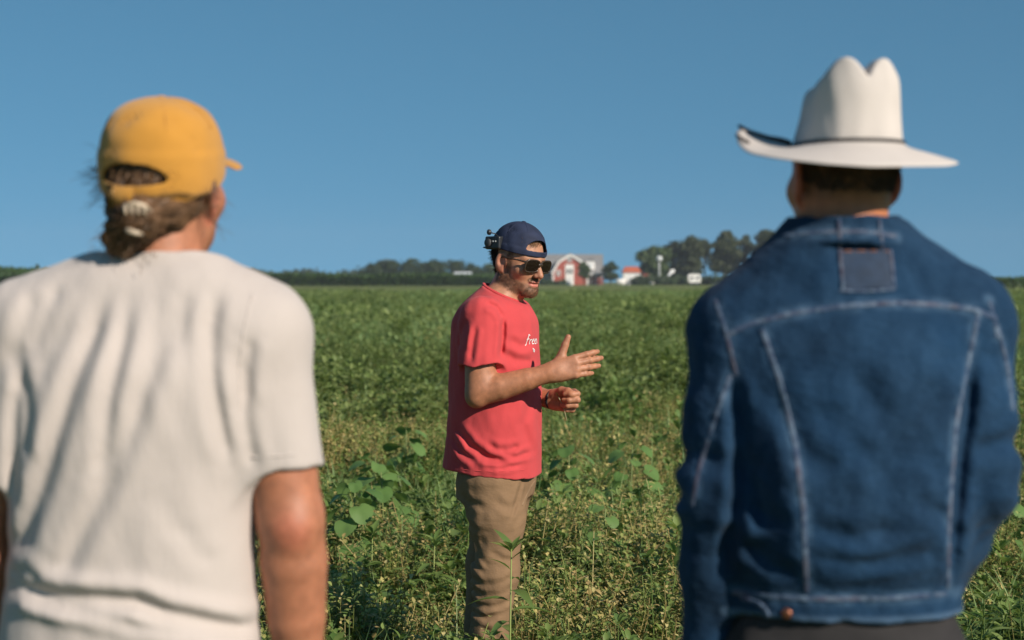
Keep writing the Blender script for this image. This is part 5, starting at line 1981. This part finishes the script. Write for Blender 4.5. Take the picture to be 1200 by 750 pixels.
def denim_body(P):
    d = head_sdf(P, CO, CM, .95)
    d = smin(d, rc(P, CO + np.array((0, -.018, -.05)) @ CM, (.0, .0, 1.56), .058, .064), .03)
    t = loft(P, [(.86, 0, 0, .16, .11), (1.0, 0, 0, .155, .105), (1.2, 0, 0, .165, .11), (1.38, 0, 0, .17, .11), (1.47, 0, 0, .15, .085), (1.53, 0, 0, .10, .07), (1.57, 0, .0, .064, .06)])
    d = smin(d, t, .04)
    for sh, el, wr_, sd in ((d_sh_r, d_el_r, d_wr_r, 1), (d_sh_l, d_el_l, d_wr_l, -1)):
        d = smin(d, chain(P, [sh, el, wr_], [.058, .042, .028], .02), .03)
        d = smin(d, hand_sdf(P, wr_, np.array((-.04 * sd, .25, -1)), np.array((sd * .9, -.35, -.05)), -sd,
                             [(.3, .5, .3), (.4, .55, .3), (.45, .6, .3), (.5, .6, .3)], (.08, .02, -.02, -.08),
                             [(.018, .020, -.010), (.05, .038, -.022), (.080, .042, -.032), (.102, .038, -.038)], 1.0), .015)
    d = smin(d, leg_pair(P, d_hip, d_kn, d_an, [.09, .085, .06, .055, .042]), .03)
    for an in d_an:
        d = smin(d, rc(P, an + np.array((0, -.02, -.05)), an + np.array((.01, .13, -.065)), .035, .028), .02)
    return d


def denim_tone(V):
    c = base_tone(V, (0.48, 0.175, 0.075), 6)
    Q = (V - CO) @ CM.T
    stub = mask(np.abs(Q[:, 2] - .025), .050, .075) * (Q[:, 1] < .03) * mask(Q[:, 1], -.01, .03)
    stub *= mask(np.abs(Q[:, 0]), .2, .3)
    c = blend(c, (0.13, 0.068, 0.042), np.clip(stub, 0, 1) * .7 * np.clip(.9 + .2 * wob(V, 120, 2), .5, 1))
    ear = mask(np.abs(np.abs(Q[:, 0]) - .086), .010, .02) * mask(np.abs(Q[:, 2] + .015), .035, .05)
    c = blend(c, (0.55, 0.15, 0.09), ear * .85)
    return c


_, BV, BQ = sdf_obj('body', denim_body, (-.34, -.2, .0), (.34, .34, 1.84), .0046, SKIN, dm_, 1, denim_tone, None, True)
BN = vnormals(BV, BQ)
Q_ = (BV - CO) @ CM.T
sel = (Q_[:, 1] < .0) & (Q_[:, 2] < .026) & (Q_[:, 2] > -.024 + .5 * np.maximum(Q_[:, 1] + .05, 0)) & (np.abs(Q_[:, 0]) < .0765)
st = strands(BV[sel], BN[sel] * .5 + np.array((0, -.05, -1.0)), .008, .05, .15, 3200, 3, 12)
link('hair', ribbons(st, .0013, 'hair', simple_mat('short_brown_hair', (0.085, 0.055, 0.038), .55, .4, 80.0)), dm_)

JK = [(1.02, 0, 0, .177, .124), (1.035, 0, 0, .178, .126), (1.085, 0, 0, .177, .126), (1.108, 0, 0, .184, .138), (1.155, 0, -.004, .188, .146), (1.22, 0, -.004, .190, .148), (1.33, .002, 0, .196, .145), (1.41, .006, 0, .200, .138),
      (1.465, .010, 0, .192, .122), (1.51, .010, 0, .160, .105), (1.55, .006, .0, .118, .092), (1.578, .0, .002, .090, .080), (1.608, 0, .002, .078, .074)]


def jacket_sleeves(P):
    d = None
    for sh, el, wr_ in ((d_sh_r, d_el_r, d_wr_r), (d_sh_l, d_el_l, d_wr_l)):
        fd = (wr_ - el) / np.linalg.norm(wr_ - el)
        ud = (el - sh) / np.linalg.norm(el - sh)
        s_ = chain(P, [sh + np.array((0, 0, .004)), sh * .45 + el * .55, el, el + fd * .12, wr_ - fd * .02], [.078, .061, .051, .046, .040], .02)
        # elbow creases
        a = (P - el) @ ud
        s_ = s_ + .0055 * np.sin(a * 105 + 1.5 * wob(P, 14, 4)) * mask(np.abs(a + .0), .03, .10) * np.clip(.6 + .6 * wob(P, 17, 7), 0, 1.2)
        cf = smax(rc(P, wr_ - fd * .055, wr_, .0415, .0425), (P - wr_) @ fd, .004)
        cf = smax(cf, -rc(P, wr_ - fd * .03, wr_ + fd * .04, .034, .037), .003)
        s_ = smin(smax(s_, (P - (wr_ - fd * .02)) @ fd, .004), cf, .008)
        d = s_ if d is None else np.minimum(d, s_)
    return d


def jacket(P):
    d = loft(P, JK, 2.25)
    x, z = P[:, 0], P[:, 2]
    sl = jacket_sleeves(P)
    g = lambda poly, a, w, r=.5: px_fold(x, z, DB, poly, a, w, 2.42, r)
    back = mask(P[:, 1], -.01, .04)
    f = g([(905, 450), (925, 500), (960, 540), (975, 560)], .007, .020)
    f += g([(1000, 420), (1020, 470), (1050, 520), (1060, 560)], .006, .022)
    f += g([(960, 480), (1000, 520), (1040, 555)], .005, .018)
    f += g([(1030, 540), (1040, 590), (1030, 640)], .006, .022)
    f += g([(880, 470), (885, 540), (900, 620), (905, 670)], .010, .020)
    f += g([(950, 620), (1000, 628), (1060, 618)], .005, .012)
    f += g([(955, 655), (1010, 662), (1080, 652), (1105, 645)], .004, .010)
    f += g([(870, 560), (890, 600), (930, 620)], .006, .014)
    f += g([(1100, 430), (1085, 500), (1090, 560)], .005, .018)
    f += g([(870, 640), (905, 665), (940, 680)], .007, .012)
    f += g([(900, 300), (930, 325), (960, 335)], .004, .018)
    f += g([(1060, 300), (1090, 325), (1120, 335)], .004, .018)
    f += g([(1135, 640), (1100, 600), (1075, 590)], .005, .012)
    d = d + f * back
    d = smax(d, 1.036 - z + .004 * wob(P, 9, 3), .005)
    d = smax(d, -smax(loft(P, [(.95, 0, 0, .164, .112), (1.12, 0, 0, .162, .11)], 2.2), z - 1.07, .01), .003)
    d = smin(d, rc(P, (.055, 0, 1.548), (.162, 0, 1.476), .076, .078), .03)
    d = smin(d, rc(P, (-.050, 0, 1.548), (-.148, 0, 1.452), .076, .078), .03)
    d = smin(d, sl, .035)
    # armhole groove between sleeve and body
    d = d + (g([(1150, 420), (1148, 480), (1136, 560), (1128, 640), (1126, 690)], .012, .010, .3) + g([(866, 440), (870, 500), (872, 560), (866, 620), (852, 690)], .012, .010, .3)) * back
    # standing part and fall of the collar
    q = P - np.array((.0, .004, 1.571), np.float32)
    rr = np.sqrt(q[:, 0] ** 2 + (q[:, 1] * 1.04) ** 2)
    fall = np.abs(rr - (.0795 + .022 * np.clip((.047 - q[:, 2]) / .04, 0, 1.3) ** 1.4)) - .0042
    fall = smax(fall, np.abs(q[:, 2] - .032) - .021, .004)
    fall = smax(fall, q[:, 1] - .075, .01)
    d = smin(d, fall, .006)
    d = smax(d, -smax(np.abs(rr) - .069, -(q[:, 2] + .01), .004), .003)
    # edges
    d = d + .0030 * wob(P, 19, 6) * (1 - .6 * mask(-z, -1.50, -1.44)) + .0014 * wob(P, 44, 9) + .0007 * wob(P, 85, 4)
    return d


def denim_mat(name, attr='dye'):
    m, n, l, b = new_mat(name)
    a = n.new('ShaderNodeAttribute'); a.attribute_name = attr
    tw = n.new('ShaderNodeTexCoord')
    wv = noise(n, l, 900, 2, 'Object', .5, (1, 1, .25))
    sp = noise(n, l, 26, 6, 'Object', .65, (1, 1, .45))
    c = mix_col(n, l, ramp(n, l, sp, .42, .75, 0, .35), a.outputs['Color'], (0.036, 0.095, 0.185))
    c = mix_col(n, l, ramp(n, l, wv, .35, .75, 0, .22), c, (0.05, 0.105, 0.18))
    l.new(c, b.inputs['Base Color'])
    b.inputs['Roughness'].default_value = .92
    b.inputs['Specular IOR Level'].default_value = .15
    b.inputs['Sheen Weight'].default_value = .03
    b1 = bump(n, l, b, noise(n, l, 420, 3), .35, .0008)
    b2 = n.new('ShaderNodeBump'); b2.inputs['Strength'].default_value = .8; b2.inputs['Distance'].default_value = .011
    l.new(noise(n, l, 17, 5, 'Object', .6, (1.0, 1.0, 1.5)), b2.inputs['Height'])
    l.new(b2.outputs[0], b1.inputs['Normal'])
    return m


V, Q = surface(jacket, (-.34, -.22, .90), (.34, .22, 1.66), .0042)
V = relax(V, Q, 1)
JB = bvh_of(V, Q)
SEAMS = {
    'yoke': [(851, 393), (880, 379), (930, 367), (985, 359), (1045, 355), (1100, 357), (1145, 363), (1168, 374)],
    'left_panel': [(893, 386), (915, 450), (932, 520), (942, 600), (945, 694)],
    'right_panel': [(1147, 366), (1134, 430), (1120, 500), (1113, 600), (1111, 690)],
    'waist': [(858, 694), (900, 699), (945, 702), (1000, 702), (1050, 701), (1100, 697), (1128, 692)],
    'collar': [(916, 277), (950, 273), (985, 271), (1020, 272), (1050, 277)],
    'left_sleeve': [(856, 440), (838, 489), (820, 545), (811, 592)],
    'right_sleeve': [(1168, 380), (1181, 430), (1187, 480)],
    'left_armhole': [(838, 352), (848, 380), (856, 410), (862, 440)],
    'right_armhole': [(1160, 352), (1166, 375), (1168, 395)],
}
M_SEAM = None
sp = {k_: seam_points(JB, DB, v) for k_, v in SEAMS.items()}
allp = np.array([p[0] for v in sp.values() for p in v], np.float32)


def jacket_dye(V):
    c = np.tile(np.array((0.0050, 0.026, 0.063), np.float32), (len(V), 1))
    w = wob(V, 11, 3)[:, None] * .5 + wob(V, 24, 5)[:, None] * .35
    c *= 1 + .42 * w
    dmin = np.full(len(V), 9.0, np.float32)
    for i in range(0, len(V), 20000):
        dmin[i:i + 20000] = np.sqrt(((V[i:i + 20000, None] - allp[None]) ** 2).sum(2)).min(1)
    pk = np.clip(.55 + .6 * wob(V, 95, 7), 0, 1)
    c = blend(c, (0.075, 0.14, 0.225), mask(dmin, .004, .016) * pk * .62)
    edge = mask(np.abs(V[:, 2] - 1.040), .003, .010) * (V[:, 1] < .2) * (np.abs(V[:, 0]) < .19)
    c = blend(c, (0.12, 0.20, 0.31), edge * .5)
    return c


M_DENIM = denim_mat('blue_denim')
jk = link('denim_jacket', np_mesh('denim_jacket', V, Q, M_DENIM, True, {'tone': jacket_dye(V), 'dye': jacket_dye(V)}), dm_)
# faded welts of the seams
msm, n_, l_, b_ = new_mat('faded_denim_seam')
f1_ = noise(n_, l_, 75, 3, 'Object', .6)
f2_ = noise(n_, l_, 14, 3, 'Object', .6)
c_ = mix_col(n_, l_, ramp(n_, l_, f1_, .40, .62), (0.040, 0.062, 0.115), (0.12, 0.17, 0.24))
c_ = mix_col(n_, l_, ramp(n_, l_, f2_, .46, .64, 0, .55), c_, (0.105, 0.075, 0.085))
l_.new(c_, b_.inputs['Base Color']); b_.inputs['Roughness'].default_value = .9; b_.inputs['Specular IOR Level'].default_value = .15
for i, (k_, v) in enumerate(sp.items()):
    if len(v) > 4:
        strip('seam', v, 0.0088 if k_ in ('yoke', 'left_panel', 'right_panel', 'waist') else .0075, msm, jk, .0017, i)
# leather-look patch stitched under the collar
M_PATCH = simple_mat('dark_faded_patch', (0.016, 0.036, 0.075), .8, .2, 60, bumps=.3, bscale=200)
us, vs = np.linspace(0, 1, 9), np.linspace(0, 1, 8)
PV, PN = [], []
for v_ in vs:
    for u_ in us:
        px_ = (986 + (990 - 986) * v_) * (1 - u_) + (1041 + (1046 - 1041) * v_) * u_
        py_ = (294 * (1 - v_) + 340 * v_) * (1 - u_) + (294 * (1 - v_) + 337 * v_) * u_
        h = onto(JB, DB, px_, py_)
        PV.append(h[0]); PN.append(h[1])
PV = np.array(PV); PN = np.array(PN); PN = PN.mean(0)[None]; PN /= np.linalg.norm(PN)
m_ = len(PV)
F = []
nu = len(us); nv = len(vs)
for j in range(nv - 1):
    for i in range(nu - 1):
        a = j * nu + i
        F.append((a, a + nu, a + nu + 1, a + 1))
rim = [i for i in range(nu)] + [j * nu + nu - 1 for j in range(1, nv)] + [(nv - 1) * nu + i for i in range(nu - 2, -1, -1)] + [j * nu for j in range(nv - 2, 0, -1)]
for a, b in zip(rim, rim[1:] + rim[:1]):
    F.append((a, b, b + m_, a + m_))
patch = link('back_patch', np_mesh('back_patch', np.concatenate([PV + PN * .0022, PV - PN * .003]), np.array(F), M_PATCH, False), dm_)
def pline(pts, w, name='stitching', par=None, mat=msm):
    s_ = seam_points(JB, DB, pts, 3)
    if len(s_) > 4:
        s_ = [(p + n * .0012, n) for p, n in s_]
        strip(name, s_, w, mat, par or jk, .0016, 5)
pline([(984, 292), (988, 342)], .0055); pline([(1043, 292), (1048, 339)], .0055)
pline([(984, 341), (1015, 342), (1048, 339)], .0055)
M_THREAD = simple_mat('rust_thread', (0.13, 0.055, 0.035), .8, .3, 50)
pline([(986, 295), (1013, 295), (1041, 295)], .0040, 'stitching', None, M_THREAD)
pline([(983, 256), (984, 272), (985, 291)], .0055); pline([(1030, 256), (1031, 272), (1034, 291)], .0050)
# waist adjuster tab with its copper button
pline([(868, 700), (884, 704), (896, 711), (901, 722), (900, 736)], .0075, 'adjuster_tab')
h = onto(JB, DB, 922, 719)
if h:
    mb = MB(); mb.tube([h[0], h[0] + h[1] * .003, h[0] + h[1] * .0045], [.0085, .008, .005], 12)
    mb.build('button', simple_mat('copper_button', (.30, .12, .07), .4, .2, 30, .8), jk, True)

M_CHAR = simple_mat('charcoal_trousers', (0.035, 0.033, 0.034), .9, .2, 12, bumps=.3, bscale=350, spec=.2)


def denim_trousers(P):
    d = loft(P, [(.82, 0, 0, .180, .122), (.94, 0, 0, .176, .120), (1.07, 0, 0, .160, .106)], 2.2)
    d = smin(d, leg_pair(P, d_hip, d_kn, d_an, [.100, .095, .078, .07, .07]), .04)
    d = d + .004 * wob(P, 15, 2) + .002 * wob(P, 40, 5)
    return smax(smax(d, .07 - P[:, 2], .006), P[:, 2] - 1.07, .006)


sdf_obj('trousers', denim_trousers, (-.28, -.2, .05), (.28, .2, 1.09), .007, M_CHAR, dm_, 1)
boots(dm_, d_an, M_DKLEATHER)

# --- white cowboy hat
M_HAT = simple_mat('white_straw_felt', (0.56, 0.51, 0.468), .75, .07, 9.0, bumps=.35, bscale=260, spec=.25, bdist=.0012)
TO = np.array((.008, .020, 1.726), np.float32)
TM_ = rotm(rad(11), 0, 0)
HK = [(-.02, 0, 0, .0775, .0980), (.0, 0, 0, .0770, .0975), (.05, 0, 0, .0750, .0950), (.09, .001, 0, .0730, .0915), (.12, .003, 0, .070, .085), (.16, .004, 0, .062, .076)]


def hat_crown(P):
    Q = (P - TO) @ TM_.T
    d = loft(Q, HK, 2.25)
    x, y, z = Q[:, 0], Q[:, 1], Q[:, 2]
    xs = x + .002
    top = .133 - .26 * np.maximum(y + .050, 0) - 22 * np.maximum(np.abs(xs) - .020, 0) ** 2 - .031 * np.exp(-(np.abs(xs) / .0125) ** 1.35) - .10 * np.maximum(-y - .075, 0)
    top = np.maximum(top, .03)
    d = smax(d, (z - top) * .78, .005)
    A = Q.copy(); A[:, 0] = np.abs(x)
    d = smax(d, -ell(A, (.092, .030, .084), (.028, .050, .040)), .055)          # side dents
    d = d + .0016 * wob(Q, 26, 3) + .0009 * wob(Q, 60, 8)
    return d


hat = sdf_obj('cowboy_hat', hat_crown, TO + np.array((-.13, -.13, -.02)), TO + np.array((.13, .13, .16)), .0032, M_HAT, dm_, 1)
th = np.radians(np.arange(0, 360, 3.0))
key = np.radians([0, 45, 90, 122, 148, 168, 185, 205, 228, 250, 270, 315, 360])
zo = np.interp(th, key, [-.018, -.012, .0, .030, .041, .030, .010, -.010, -.024, -.034, -.038, -.031, -.018])
Ro = np.interp(th, key, [.160, .166, .168, .170, .168, .165, .166, .172, .176, .176, .174, .168, .160])
for _ in range(3):
    zo = (np.roll(zo, 1) + zo * 2 + np.roll(zo, -1)) / 4
    Ro = (np.roll(Ro, 1) + Ro * 2 + np.roll(Ro, -1)) / 4
ny = 14
# inner edge follows the crown
dirv = np.stack([np.cos(th), np.sin(th), 0 * th], 1)
dq = dirv @ TM_.T
ri = ((np.abs(dq[:, 0]) / .0765) ** 2.25 + (np.abs(dq[:, 1]) / .0970) ** 2.25) ** (-1 / 2.25) - .004
BVt = []
for side_ in (1, -1):
    for j in range(ny):
        s_ = j / (ny - 1)
        r_j = ri + (Ro - ri) * s_
        curl = .010 * np.maximum(0, zo / .05) * np.maximum(0, s_ - .8) * 5 * 0
        z_ = zo * s_ ** 1.35 + side_ * .0017 * (1 - .55 * (s_ == 1)) + .0012 * np.sin(3 * th + 1) * s_ + .006 * np.exp(-(s_ / .12) ** 2)
        BVt.append(TO + dirv * r_j[:, None] + np.stack([0 * z_, 0 * z_, z_], 1))
BVt = np.concatenate(BVt)
nt_ = len(th); F = []
def vid(side_, j, i): return side_ * ny * nt_ + j * nt_ + (i % nt_)
for i in range(nt_):
    for j in range(ny - 1):
        F.append((vid(0, j, i), vid(0, j + 1, i), vid(0, j + 1, i + 1), vid(0, j, i + 1)))
        F.append((vid(1, j, i), vid(1, j, i + 1), vid(1, j + 1, i + 1), vid(1, j + 1, i)))
    F.append((vid(0, ny - 1, i), vid(1, ny - 1, i), vid(1, ny - 1, i + 1), vid(0, ny - 1, i + 1)))
    F.append((vid(0, 0, i), vid(0, 0, i + 1), vid(1, 0, i + 1), vid(1, 0, i)))
link('brim', np_mesh('brim', BVt, np.array(F), M_HAT, True), hat)
M_CORD = simple_mat('black_leather_cord', (0.020, 0.017, 0.015), .55, .2, 40)
a_ = np.radians(np.arange(0, 363, 6.0))
dv_ = np.stack([np.cos(a_), np.sin(a_), 0 * a_], 1); dq_ = dv_ @ TM_.T
rb = ((np.abs(dq_[:, 0]) / .0768) ** 2.25 + (np.abs(dq_[:, 1]) / .0973) ** 2.25) ** (-1 / 2.25) + .0012
mb = MB(); mb.tube(TO + dv_ * rb[:, None] + np.array((0, 0,   .0075)), .0030, 7, 1.0, False); mb.build('hat_band', M_CORD, hat, True)
mb = MB()
def on_brim(deg, s_, up_=.004):
    i = int(round(deg / 3)) % nt_
    j = min(ny - 1, int(round(s_ * (ny - 1))))
    return BVt[j * nt_ + i] + np.array((0, 0, up_))
mb.tube([TO + np.array((-.080, .028, .012)), on_brim(165, .25, .010), on_brim(163, .5, .008), on_brim(161, .75, .006), on_brim(160, .97, .006)], [.0045, .0048, .0036, .0030, .0026], 7)  # thin dark strip lying on the left brim, crown to edge
mb.build('dark_brim_strip', M_CORD, hat, True)
mb = MB(); mb.tube([on_brim(178, 1.0, .004), on_brim(183, .93, .004), on_brim(190, .86, .004)], .0022, 6); mb.build('dark_brim_end', M_CORD, hat, True)  # short dark strip along the left brim edge
